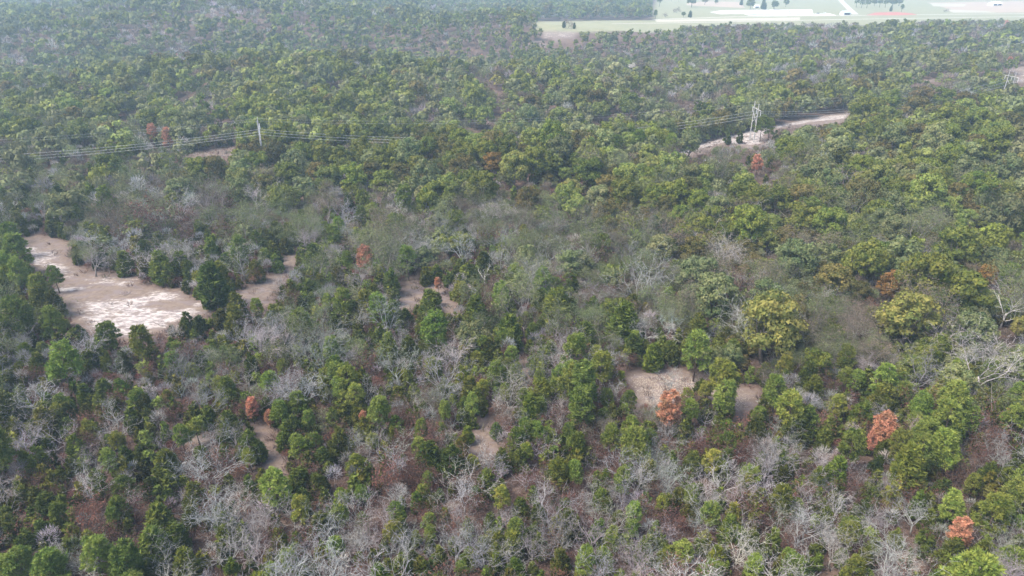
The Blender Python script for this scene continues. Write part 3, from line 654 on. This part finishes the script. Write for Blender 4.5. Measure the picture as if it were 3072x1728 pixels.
# ------------------------------------------------------------------ individuals and masses
def shade(v):
    base = np.array(VAR[v][1]); j = VAR[v][2]
    c = base * (1 + rng.normal(0, j)) * (1 + rng.normal(0, j * .22, 3))
    if v in 'cp' and rng.random() < .25: c = c * np.array([1.25, 1.06, 1.0])
    return np.clip(c, .008, .8)
order = sorted(range(len(TREES)), key=lambda i: -(TREES[i][4] / math.hypot(TREES[i][1], TREES[i][2], CAM_Z)) * (1.6 if TREES[i][5] else 1))
LIMIT = {'red_cedar': 300, 'bare_tree': 300, 'pine_tree': 240, 'green_oak': 240, 'yellow_oak': 140, 'thinning_oak': 240, 'brown_tree': 300, 'dead_pine': 40, 'dead_snag': 20}
count = {}; SOLO = []; MASS = []
for i in order:
    v, x, y, z, w, seen = TREES[i]
    n = NAME[v]
    qx, qy, _d = project(x, y, z + CZ[VAR[v][0]] * w)
    tx_, ty_, _d = project(x, y, z + TOPF[VAR[v][0]] * w)
    inframe = -60 < qx < 3132 and ty_ < 1728 + 10 and qy > -20
    if inframe and count.get(n, 0) < LIMIT[n] and (math.hypot(x, y) < 420):
        count[n] = count.get(n, 0) + 1; SOLO.append((i, float(qx), float(qy)))
    else: MASS.append(i)
# ---- labels: kind and look, then which one, told from the nearest landmark
MARKS = [(1094,777,'the rust-brown dead pine in mid-wood'),(2680,862,'the deep orange oak'),(2302,997,'the broad golden oak'),(2724,958,'the tall golden dome oak'),(1990,1165,'the stony clearing'),
 (2010,1231,'the salmon dead pine'),(2648,1283,'the big rusty dead pine'),(2883,1601,'the coral dead pine'),(755,1227,'the peach dead pine'),(373,1681,'the yellow-green pine pair'),(1910,1335,'the round bright pine'),
 (1310,1128,'the big bare oak in mid-wood'),(3018,934,'the forked white snag'),(1440,1290,'the red-brown dirt path'),(1240,850,'the grassy clearing'),(1809,790,'the red-brown bushy tree'),(1728,624,'the lime-yellow oak'),
 (2962,1108,'the wide bare tree by the edge'),(2962,1482,'the small golden tree'),(648,1474,'the small yellowish pine'),(1747,1208,'the dome-topped green pine'),(450,930,'the pale rock glade'),(806,780,'the round cedar clump'),
 (1540,520,'the pale lime oak'),(2254,400,'the pole frame above the track'),(790,430,'the pole frame seen edge-on'),(160,840,'the lone pine on the glade'),(1060,1240,'the small rust tree'),(860,1250,'the tall tufted pine'),(700,560,'the grey bare grove'),
 (1500,1010,'the grey-green drooping oak'),(2880,840,'the dark green giant oak'),(2480,680,'the green oak cluster'),(1650,1560,'the pale bare thicket'),(700,1560,'the silvery bare thicket'),(2420,1580,'the branching bare trio'),(170,1380,'the silver-limbed bare grove'),(2800,1350,'the twin light pines')]
WHERE = ['right of', 'back-right of', 'behind', 'back-left of', 'left of', 'front-left of', 'in front of', 'front-right of']
ORD = ['nearest', 'second nearest', 'third nearest', 'fourth nearest', 'fifth nearest', 'sixth nearest', 'seventh nearest', 'eighth nearest', 'ninth nearest', 'tenth nearest', 'eleventh nearest', 'twelfth nearest',
       'thirteenth nearest', 'fourteenth nearest', 'fifteenth nearest', 'sixteenth nearest', 'seventeenth nearest', 'eighteenth nearest', 'nineteenth nearest', 'twentieth nearest']
LOOK = {'c': 'dark green cedar', 'p': 'light green pine', 'o': 'leafy green oak', 'k': 'grey-green oak', 'y': 'golden oak', 'g': 'orange oak', 'l': 'lime-yellow oak', 't': 'olive-brown oak', 's': 'thin-leaved tan oak',
        'm': 'thin pinkish oak', 'r': 'dull brown low tree', 'd': 'rust-red dead pine', 'b': 'silvery bare tree', 'w': 'white dead snag', 'e': 'rusty orange sapling'}
GROUP = {'red_cedar': 'dark cedars of the wood', 'pine_tree': 'light green pines of the wood', 'green_oak': 'leafy green oaks', 'yellow_oak': 'oaks turning yellow or brown', 'thinning_oak': 'oaks with thinning leaves',
         'brown_tree': 'brown understorey trees', 'dead_pine': 'dead rust-coloured pines', 'bare_tree': 'leafless grey trees', 'dead_snag': 'white dead snags'}
slots = {}
for i, qx, qy in SOLO:
    v, x, y, z, w, seen = TREES[i]
    mk = min(range(len(MARKS)), key=lambda k: math.hypot(qx - MARKS[k][0], (qy - MARKS[k][1]) * 1.3))
    dx, dy = qx - MARKS[mk][0], MARKS[mk][1] - qy
    sec = int(((math.atan2(dy, dx) + 2 * math.pi) / (math.pi / 4) + .5)) % 8
    typ = WIDTH[VAR[v][0]]
    size = 'small ' if w < typ[0] * 1.02 else ('large ' if w > typ[0] + .72 * (typ[1] - typ[0]) else '')
    slots.setdefault((size + LOOK[v], mk, sec), []).append((math.hypot(dx, dy), i))
LABEL = {}
for (look, mk, sec), lst in slots.items():
    lst.sort()
    for k, (dist, i) in enumerate(lst):
        if dist < 22 and k == 0: LABEL[i] = f"{look} forming or hugging {MARKS[mk][2]}"
        elif len(lst) == 1: LABEL[i] = f"only {look} {WHERE[sec]} {MARKS[mk][2]}"
        else: LABEL[i] = f"{ORD[min(k, 19)]} {look} {WHERE[sec]} {MARKS[mk][2]}"
CAT = {'red_cedar': 'cedar', 'pine_tree': 'pine', 'green_oak': 'oak', 'yellow_oak': 'oak', 'thinning_oak': 'oak', 'brown_tree': 'tree', 'dead_pine': 'dead tree', 'bare_tree': 'bare tree', 'dead_snag': 'dead tree'}
used_label = {}
for i, qx, qy in SOLO:
    v, x, y, z, w, seen = TREES[i]; shape = VAR[v][0]; n = NAME[v]
    tk, cr, natural = PROTO[shape][rnd.randrange(len(PROTO[shape]))]
    t = link(n, None, loc=(x, y, z), label=LABEL[i], cat=CAT[n], group=GROUP[n])
    s = w / natural
    t.rotation_euler = (rnd.gauss(0, .03), rnd.gauss(0, .03), rnd.uniform(0, 6.28)); t.scale = (s, s, s * (rnd.uniform(.75, 1.05) if shape == 'b' else rnd.uniform(.78, 1.0) if shape == 'c' else rnd.uniform(.9, 1.15)))
    a = link('trunk', tk, t); b = link('crown', cr, t)
    col = shade(v)
    if shape in 'bw':
        b.color = (*col, 1); a.color = (*(col * .9), 1)
    else:
        b.color = (*col, 1); a.color = (*TRUNKC[shape], 1)

# masses: one mesh of stuff per kind
def low_bare(g, lod):
    N, L, wd = ((0, 0, 0), (320, .6, .040), (120, .85, .10), (34, 1.2, .24))[lod]
    d = sphere_pts(g, N * 3); d = d[d[:, 2] > -.25][:N]; N = len(d)
    c = d * np.array([2.6, 2.6, 2.5]) * g.uniform(.45, 1.0, (N, 1)) + [0, 0, 4.6]
    al = unit(d + [0, 0, .5] + g.normal(0, .35, (N, 3)))
    n = unit(np.cross(al, g.normal(size=(N, 3))))
    v = np.stack([c + al * L, c - al * L * .7 + n * wd * 1.0, c - al * L * .7 - n * wd * 1.0], 1).reshape(-1, 3)
    return v, np.arange(3 * N).reshape(-1, 3), np.clip(g.normal(.5, .2, N), 0, 1)
def low_sparse(g, lod):
    v, t, a = low_bare(g, lod)
    N, s = ((0, 0), (430, .15), (190, .24), (24, .62))[lod]
    d = sphere_pts(g, N * 3); d = d[d[:, 2] > -.3][:N]; N = len(d)
    c = d * np.array([2.9, 2.9, 2.6]) * g.uniform(.55, 1.02, (N, 1)) + [0, 0, 4.6]
    v2, t2 = cards(c, unit(d + g.normal(0, .5, (N, 3))), s * g.uniform(.7, 1.3, N), g)
    return np.concatenate([v, v2]), np.concatenate([t, t2 + len(v)]), np.concatenate([a, np.clip(g.normal(.5, .2, N), 0, 1)])
def low_brown(g, lod):
    v, t, a = low_sparse(g, lod); v = v * [.72, .72, .58]; v[:, 2] -= .5; return v, t, a
GEN = {'c': cedar_crown, 'p': pine_crown, 'o': oak_crown, 's': low_sparse, 'b': low_bare, 'r': low_brown, 'w': low_bare}
NAT = {'c': 4.0, 'p': 4.8, 'o': 8.4, 's': 6.2, 'b': 6.2, 'r': 4.3, 'w': 6.2}
HT = {'c': 5.0, 'p': 9.0, 'o': 6.0, 's': 5.0, 'b': 5.6, 'r': 2.4, 'w': 5}
LOW = {(k, l): [GEN[k](np.random.default_rng(500 + 31 * l + q), l) for q in range(6)] for k in GEN for l in (1, 2, 3)}
STUFF = {'red_cedar': ('cedar_woods', 'dark cedars massed together farther back in the wood'), 'pine_tree': ('pine_woods', 'green pines massed together farther back in the wood'),
 'green_oak': ('oak_woods', 'leafy green oaks massed to the far hills'), 'yellow_oak': ('yellow_oak_woods', 'yellow and olive oaks scattered through the far wood'),
 'thinning_oak': ('thinning_oak_woods', 'thin-leaved grey tan oaks massed to the far hills'), 'brown_tree': ('brown_woods', 'brown understorey trees massed in the wood'),
 'bare_tree': ('bare_woods', 'leafless grey trees massed in the wood'), 'dead_pine': ('dead_pine_woods', 'rusty dead pines scattered through the far wood'), 'dead_snag': ('snag_woods', 'white dead snags in the wood')}
acc = {}
for i in MASS:
    v, x, y, z, w, seen = TREES[i]; shape = VAR[v][0]; n = NAME[v]
    d = math.hypot(x, y)
    lod = 1 if d < 240 and (w > 3.0 or shape in 'ow') else 2 if d < 620 else 3
    vt, tr, var = LOW[(shape, lod)][int(rng.integers(6))]
    s = w / NAT[shape]; a = rng.uniform(0, 6.283); ca, sa = math.cos(a) * s, math.sin(a) * s
    V = np.empty_like(vt); V[:, 0] = vt[:, 0] * ca - vt[:, 1] * sa + x; V[:, 1] = vt[:, 0] * sa + vt[:, 1] * ca + y; V[:, 2] = vt[:, 2] * s * rng.uniform(.85, 1.2) + z
    col = shade(v)
    T = (.62 + .78 * var)[:, None] * col[None, :]
    if d < 700:                        # a plain tapered stem
        r0 = .10 * s; hh = HT[shape] * s
        aa = np.array([0, 2.09, 4.19])
        low = np.stack([x + r0 * np.cos(aa), y + r0 * np.sin(aa), np.full(3, z - .3)], 1); top = np.array([[x, y, z + hh]])
        V = np.concatenate([V, low, top]); k = len(vt)
        tr = np.concatenate([tr, [[k, k + 1, k + 3], [k + 1, k + 2, k + 3], [k + 2, k, k + 3]]])
        T = np.concatenate([T, np.tile(TRUNKC[shape], (3, 1))])
    A = acc.setdefault(n, [[], [], [], 0]); A[0].append(V); A[1].append(tr + A[3]); A[2].append(T); A[3] += len(V)
for n, (vs, ts, cs, k) in acc.items():
    me = build_mesh(STUFF[n][0], np.concatenate(vs), np.concatenate(ts), [M_TINT], tint=('FLOAT_VECTOR', 'FACE', np.concatenate(cs)))
    link(STUFF[n][0], me, label=STUFF[n][1], cat='woods', kind='stuff')
    vs.clear(); ts.clear(); cs.clear()
acc.clear()

# undergrowth: brown twiggy brush on the floor of the near wood
def undergrowth():
    P_ = np.concatenate([scatter(52, 215, 1.7), scatter(215, 330, 2.6)]); x, y = P_[:, 0], P_[:, 1]
    qx, qy, _ = project(x, y, terrain(x, y)); k = (qy < 1728 + 150) & (qx > -200) & (qx < 3272)
    for Q in [GLADE, MEADOW, STONY, TRACK] + PATHS:
        m = np.where(k)[0]; k[m[(signed(Q, x[m], y[m]) > -.5) & (rng.random(len(m)) < (.95 if Q is GLADE else .72))]] = False
    x, y = x[k], y[k]; N = len(x); M = 20
    h = rng.uniform(.5, 1.9, N); base = np.stack([x, y, terrain(x, y)], 1)
    d = sphere_pts(rng, N * M).reshape(N, M, 3); d[:, :, 2] = np.abs(d[:, :, 2]) + .5; d = unit(d)
    root = base[:, None] + rng.normal(0, .35, (N, M, 3)) * [1, 1, 0] + d * h[:, None, None] * .25
    tip = root + d * h[:, None, None] * rng.uniform(.5, 1, (N, M, 1))
    n = unit(np.cross(d, rng.normal(size=(N, M, 3)))) * rng.uniform(.025, .075, (N, M, 1))
    V = np.stack([root + n, root - n, tip], 2).reshape(-1, 3)
    pal = np.array([(.115, .075, .065), (.18, .135, .12), (.10, .050, .040), (.15, .13, .085), (.055, .07, .025)])
    c = pal[rng.choice(5, N, p=[.34, .26, .22, .12, .06])] * rng.uniform(.7, 1.35, (N, 1))
    c = (c[:, None] * rng.uniform(.75, 1.3, (N, M, 1))).reshape(-1, 3)
    me = build_mesh('undergrowth', V, np.arange(len(V)).reshape(-1, 3), [M_TINT], tint=('FLOAT_VECTOR', 'FACE', c))
    link('undergrowth', me, label='brown twiggy brush and dry grass on the wood floor', cat='undergrowth', kind='stuff')
undergrowth()

# ------------------------------------------------------------------ power line
M_POLE = plain('weathered_wood', (.40, .39, .38), .8, .18, 1.5); M_INS = plain('insulator_grey', (.62, .63, .66), .4, .1, 4); M_WIRE = plain('aluminium_wire', (.56, .57, .58), .5, .05, .4)
POLE_H, ARM_H = 16.2, 13.7
def azim(a): return np.array([math.sin(R(a)), math.cos(R(a)), 0])
ARM_AZ = [0, -17, -2, -7, -10]
LAB = ['wooden twin-pole power frame beyond the wood', 'pale twin-pole power frame seen edge-on above the oaks', 'pale twin-pole power frame standing on white rock beside the track', 'pale twin-pole power frame on the far ridge, only its top clear of trees', 'wooden twin-pole power frame past the ridge']
ends = []
for i, base in enumerate(POLES):
    ax = azim(ARM_AZ[i]); t = link('power_pole', None, loc=tuple(base), label=LAB[i], cat='power pole', group='twin-pole frames of the power line')
    for sgn in (-1, 1):
        mb = MB(); p = ax * 2.35 * sgn; dz = float(terrain(base[0] + p[0], base[1] + p[1])) - base[2]
        mb.tube([p + [0, 0, dz - .6], p + [0, 0, POLE_H + (.35 if sgn > 0 else 0)]], [.24, .16], 8); link('pole', mb.build('pole', M_POLE), t)
        mb = MB(); mb.tube([ax * 2.35 * sgn + [0, 0, 11.6], -ax * 2.35 * sgn + [0, 0, 7.6]], [.1, .1], 5)
        if sgn > 0: mb.v = [(a + .16 * ax[1], b - .16 * ax[0], c) for a, b, c in mb.v]
        link('brace', mb.build('brace', M_POLE), t)
    mb = MB(); mb.tube([-ax * 4.8 + [0, 0, ARM_H], ax * 4.8 + [0, 0, ARM_H]], [.15, .15], 6)
    mb.v = [(a + .3 * ax[1], b - .3 * ax[0], c) for a, b, c in mb.v]
    link('crossarm', mb.build('crossarm', M_POLE), t)
    pts = []
    for off in (-4.7, 0, 4.7):
        p = ax * off + np.array([.3 * ax[1], -.3 * ax[0], 0]); mb = MB()
        zz = np.linspace(ARM_H - .1, ARM_H - 2.0, 9); mb.tube([p + [0, 0, q] for q in zz], [.07 if k % 2 else .13 for k in range(9)], 6)
        link('insulator', mb.build('insulator', M_INS), t); pts.append(base + p + [0, 0, ARM_H - 2.0])
    for sgn in (-1, 1): pts.append(base + ax * 2.35 * sgn + [0, 0, POLE_H - .05])
    ends.append(pts)
SPAN = ['running out of the picture from the edge-on pole frame', 'sagging over the valley between edge-on and rock-based frames', 'rising from the rock-based frame to the ridge frame', 'leaving the ridge frame outward']
WNAME = ['near cable', 'middle cable', 'far cable', 'thin near shield wire', 'thin far shield wire']
for k in range(4):
    for j in range(5):
        a, b = ends[k][j], ends[k + 1][j]; sag = (6.8 if k == 1 else 5.2) if j < 3 else 3.6
        pts = [a + (b - a) * t - np.array([0, 0, 4 * sag * t * (1 - t)]) for t in np.linspace(0, 1, 41)]
        mb = MB(); mb.tube(pts, [.034 if j < 3 else .014] * 41, 5)
        link('power_cable', mb.build('power_cable', M_WIRE), label=f'grey {WNAME[j]} {SPAN[k]}', cat='cable', group='cables of the power line')

# ------------------------------------------------------------------ far fields: sheets, roads, long house, sheds, lone trees
M_PAST = plain('pasture_grass', (.31, .32, .19), .95, .18, .02); M_TAN = plain('ploughed_tan', (.38, .30, .225), .95, .14, .03); M_PALE = plain('pale_stubble', (.42, .385, .30), .95, .12, .03)
M_ROAD = plain('pale_gravel', (.50, .47, .42), .95, .12, .1); M_RED = plain('red_dirt', (.42, .15, .12), .95, .3, .12); M_PAD = plain('white_gravel', (.66, .64, .61), .95, .10, .1)
M_ROOF = plain('white_metal_roof', (.80, .81, .83), .45, .03, .3); M_WALL = plain('white_wall', (.74, .74, .74), .7, .05, .5); M_DARK = plain('dark_opening', (.06, .06, .07), .8, .2, 1); M_BLUE = plain('bluish_roof', (.52, .58, .66), .5, .06, .4)
def flat(name, pts, mat, dz, label, smooth_n=1):
    P_ = [hit(*p) for p in pts]; P_ = [(h[0], h[1], h[2] + dz) for h in P_ if h]
    me = bpy.data.meshes.new(name); me.from_pydata(P_, [], [list(range(len(P_)))]); me.materials.append(mat); me.update()
    return link(name, me, label=label, kind='structure')
def strip(name, pts, width, mat, dz, label):
    P_ = [np.array(hit(*p)[:2]) for p in pts]; v, f = [], []
    for i, p in enumerate(P_):
        d = P_[min(i + 1, len(P_) - 1)] - P_[max(i - 1, 0)]; d /= np.linalg.norm(d); n = np.array([-d[1], d[0]]) * width / 2
        for q in (p + n, p - n): v.append((q[0], q[1], float(terrain(*q)) + dz))
    f = [(2 * i, 2 * i + 1, 2 * i + 3, 2 * i + 2) for i in range(len(P_) - 1)]
    me = bpy.data.meshes.new(name); me.from_pydata(v, [], f); me.materials.append(mat); me.update()
    return link(name, me, label=label, kind='structure')
flat('ploughed_field', [(2780,8),(3300,0),(3300,36),(3000,38),(2850,28)], M_TAN, .05, 'tan ploughed field beyond the road')
flat('stubble_field', [(2120,4),(2220,6),(2235,24),(2060,16),(2060,8)], M_TAN, .05, 'pale pink bare field behind the lone trees')
flat('stubble_strip', [(2830,28),(2960,33),(2990,38),(2860,38)], M_PALE, .07, 'pale stubble strip beside the road')
flat('hay_field', [(2790,10),(2900,12),(2890,20),(2800,19)], M_PALE, .08, 'pale hay field at the edge of the tan field')
strip('gravel_road', [(1835,71),(2000,69),(2120,67),(2300,63),(2600,57),(3072,50),(3400,45)], 6, M_ROAD, .05, 'pale gravel road along the wood edge')
strip('farm_road', [(1960,59),(2060,55),(2200,50.5),(2400,48),(2600,46),(2850,43),(3072,41),(3400,37)], 7, M_ROAD, .06, 'pale farm road in front of the long houses')
strip('driveway', [(2566,43),(2556,34),(2545,24),(2535,14),(2525,4),(2518,-8),(2514,-18)], 9, M_ROAD, .08, 'curved pale drive across the pasture')
flat('gravel_pad', [(2130,36.5),(2160,32),(2240,30),(2436,28.5),(2440,46),(2300,48),(2245,46.5),(2236,41.5),(2160,42.5)], M_PAD, .07, 'white gravel pad around the long houses')
flat('gravel_apron', [(2430,42),(2490,41),(2510,46.5),(2440,47.5)], M_PAD, .09, 'pale gravel apron beside the long houses')
flat('dirt_patch', [(2598,46),(2625,38),(2690,36.5),(2735,40),(2752,44.5),(2700,46)], M_RED, .10, 'red bare earth patch by the farm road')
flat('verge', [(1965,60),(2100,57),(2400,52),(2400,60),(2100,64),(1970,66)], M_PALE, .03, 'dry pale verge between the two roads')

def gable(cx, cy_, L, W, H, rise, ang, name, label, roof_mat, wall_mat, segs=1, openings=0, cat='building'):
    z0 = float(terrain(cx, cy_)); t = link(name, None, loc=(cx, cy_, z0), label=label, cat=cat); t.rotation_euler = (0, 0, ang)
    mb = MB(); mb.v = [(-L/2,-W/2,-.3),(L/2,-W/2,-.3),(L/2,W/2,-.3),(-L/2,W/2,-.3),(-L/2,-W/2,H),(L/2,-W/2,H),(L/2,W/2,H),(-L/2,W/2,H),(-L/2,0,H+rise),(L/2,0,H+rise)]
    mb.f = [(0,1,5,4),(2,3,7,6),(1,2,6,9,5),(3,0,4,8,7)]
    link('wall', mb.build('wall', wall_mat), t)
    seg = L / segs
    for k in range(segs):
        a, b = -L/2 + k * seg + (.8 if k else -.4), -L/2 + (k + 1) * seg - (.8 if k < segs - 1 else -.4)
        e = .6; mb = MB(); n = 0
        for sgn in (-1, 1):
            q = [(a, sgn*(W/2+e), H-e*rise/(W/2)), (b, sgn*(W/2+e), H-e*rise/(W/2)), (b, 0, H+rise), (a, 0, H+rise)]
            n = len(mb.v); mb.v += [(x_, y_, z_ + .05) for x_, y_, z_ in q] + [(x_, y_, z_ + .2) for x_, y_, z_ in q]
            mb.f += [(n,n+1,n+2,n+3),(n+4,n+7,n+6,n+5),(n,n+4,n+5,n+1),(n+1,n+5,n+6,n+2),(n+2,n+6,n+7,n+3),(n+3,n+7,n+4,n)]
        link('roof', mb.build('roof', roof_mat), t)
    for k in range(openings):
        mb = MB(); x0 = -L/2 + (k + .5) * L / openings; mb.box((x0, -W/2 - .03, H * .48), (L / openings * .72, .1, H * .8)); link('door', mb.build('door', M_DARK), t)
    return t
def between(a, b):
    A, B = hit(*a), hit(*b); return (A[0] + B[0]) / 2, (A[1] + B[1]) / 2, math.hypot(A[0] - B[0], A[1] - B[1]), math.atan2(B[1] - A[1], B[0] - A[0])
x, y, L, a = between((2240, 44.5), (2424, 43)); gable(x, y, L, 15, 2.6, 3.4, a, 'poultry_house', 'long low white house with three-part metal roof on the gravel pad', M_ROOF, M_WALL, 3, 0)
x, y, L, a = between((2524, 45), (2546, 44.6)); gable(x, y, L, 9, 3.6, 2.2, a, 'open_shed', 'small open-fronted shed with pale blue roof beside the drive', M_BLUE, M_WALL, 1, 1, 'shed')
x, y, L, a = between((2970, 17), (2996, 16)); gable(x, y, L, 11, 3.4, 3.0, a, 'farmhouse', 'small white house alone on the tan field', M_ROOF, M_WALL, 1, 2, 'house')
x, y, L, a = between((2262, 24), (2276, 24)); gable(x, y, L, 7, 3, 1.8, a, 'storage_shed', 'little white shed among the trees behind the long house', M_ROOF, M_WALL, 1, 1, 'shed')
def car(px_, py_, ang, colr, label):
    h = hit(px_, py_); t = link('parked_car', None, loc=h[:3], label=label, cat='car', group='vehicles by the farm road'); t.rotation_euler = (0, 0, ang)
    m = plain('car_paint', colr, .35, .05, 2)
    mb = MB(); prof = [(-2.2,.35),(-2.2,.85),(-1.6,1.0),(-1.0,1.45),(.6,1.45),(1.2,1.0),(2.1,.85),(2.2,.35)]; n = len(prof)
    mb.v = [(a_, -.85, b_) for a_, b_ in prof] + [(a_, .85, b_) for a_, b_ in prof]; mb.f = [list(range(n)), list(range(2*n-1, n-1, -1))] + [(i, (i+1) % n + 0, (i+1) % n + n, i + n) for i in range(n)]
    link('body', mb.build('body', m), t)
    for sx in (-1.35, 1.35):
        for sy in (-.88, .88):
            mb = MB(); mb.tube([(sx, sy - .1, .34), (sx, sy + .1, .34)], [.34, .34], 10); link('wheel', mb.build('wheel', M_DARK), t)
car(2454, 41, .3, (.12, .12, .14), 'dark car parked on the apron right of the long house'); car(2474, 40.5, 2.2, (.75, .75, .75), 'white car parked on the apron right of the long house')

def lone(px_, py_base, hpx, kind, label, wide=1.0):
    h = hit(px_, py_base); shape = VAR[kind][0]; hm = hpx * h[3] / F
    tk, cr, natural = PROTO[shape][rnd.randrange(NV)]; nh = {'c': 6.4, 'p': 9.8, 'o': 9.2, 'b': 7.6, 'r': 4.5}[shape]
    t = link(NAME[kind], None, loc=h[:3], label=label, cat=CAT[NAME[kind]], group='trees standing in the far fields'); s = hm / nh; t.scale = (s * wide, s * wide, s); t.rotation_euler = (0, 0, rnd.uniform(0, 6))
    a_ = link('trunk', tk, t); b_ = link('crown', cr, t); a_.color = (.1, .085, .08, 1); b_.color = (*(np.array(VAR[kind][1]) * (.85 if kind != 'b' else .45)), 1)
for args in ((2074, 22, 34, 'o', 'tall open field oak leftmost before the long house'), (2114, 14, 22, 'o', 'field oak just behind the tall open field oak'), (2148, 13, 14, 'o', 'low field oak on the pink bare ground'), (2222, 16, 18, 'c', 'slim cedar at the side of the field tree row'),
    (2250, 27, 28, 'o', 'wide field oak behind the pad end of the long house', 1.1), (2289, 29, 29, 'c', 'upright dark cedar behind the long house'), (2322, 28, 24, 'o', 'broad round field oak behind the long house middle', 1.25), (2357, 20, 20, 'o', 'small field oak beyond the long house right end'),
    (2568, 22, 30, 'p', 'first pine of the field grove beside the drive'), (2584, 24, 30, 'p', 'second pine of the field grove from the drive'), (2600, 25, 32, 'p', 'third pine of the field grove from the drive'), (2622, 18, 22, 'o', 'oak in the gap of the field grove'), (2638, 22, 32, 'p', 'fourth pine of the field grove from the drive'),
    (2655, 23, 30, 'p', 'fifth pine of the field grove from the drive'), (2676, 22, 32, 'o', 'broad oak toward the far end of the field grove'), (2696, 18, 26, 'o', 'oak closing the far end of the field grove'), (2672, 34, 16, 'c', 'small cedar before the field grove on the grass'), (2704, 36, 22, 'p', 'thin pine standing behind the red dirt patch'),
    (2838, 38, 10, 'r', 'low grey bush by the farm road'), (2050, 52, 16, 'o', 'round field bush beside the wood block'), (2068, 53, 20, 'c', 'dark cedar beside the round field bush'), (1996, 52, 10, 'r', 'small brown field bush by the wood block'), (1966, 56, 26, 'p', 'leaning pine at the wood block corner'), (2030, 40, 15, 'r', 'pale low bush in the pasture'),
    (1692, 84, 20, 'c', 'dark cedar alone on the grass strip'), (1704, 85, 21, 'r', 'brown tree between the two grass strip cedars'), (1722, 86, 17, 'c', 'rounded cedar on the grass strip'), (1978, 20, 34, 'p', 'tall pine at the upper edge of the wood block'), (2014, 6, 20, 'p', 'pine beyond the pasture left of the tall field oak'), (2036, 6, 18, 'p', 'smaller pine beyond the pasture near the tall field oak')):
    lone(*args)

# ------------------------------------------------------------------ haze in the air
m, nt, out = new_mat('haze_air')
pv = nt.nodes.new('ShaderNodeVolumePrincipled'); pv.inputs['Color'].default_value = (.56, .80, 1.0, 1); pv.inputs['Density'].default_value = .00033; pv.inputs['Anisotropy'].default_value = .1
nt.links.new(pv.outputs[0], out.inputs['Volume'])
zmin, zmax = float(Z.min()) - 1, max(CAM_Z + 2, float(Z.max()) + 22)
mb = MB(); mb.box((0, (gy[0] + gy[-1]) / 2, (zmin + zmax) / 2), (2 * gx[-1] + 40, gy[-1] - gy[0] + 40, zmax - zmin))
link('haze', mb.build('haze', m), label='pale blue haze filling the far air', kind='stuff')
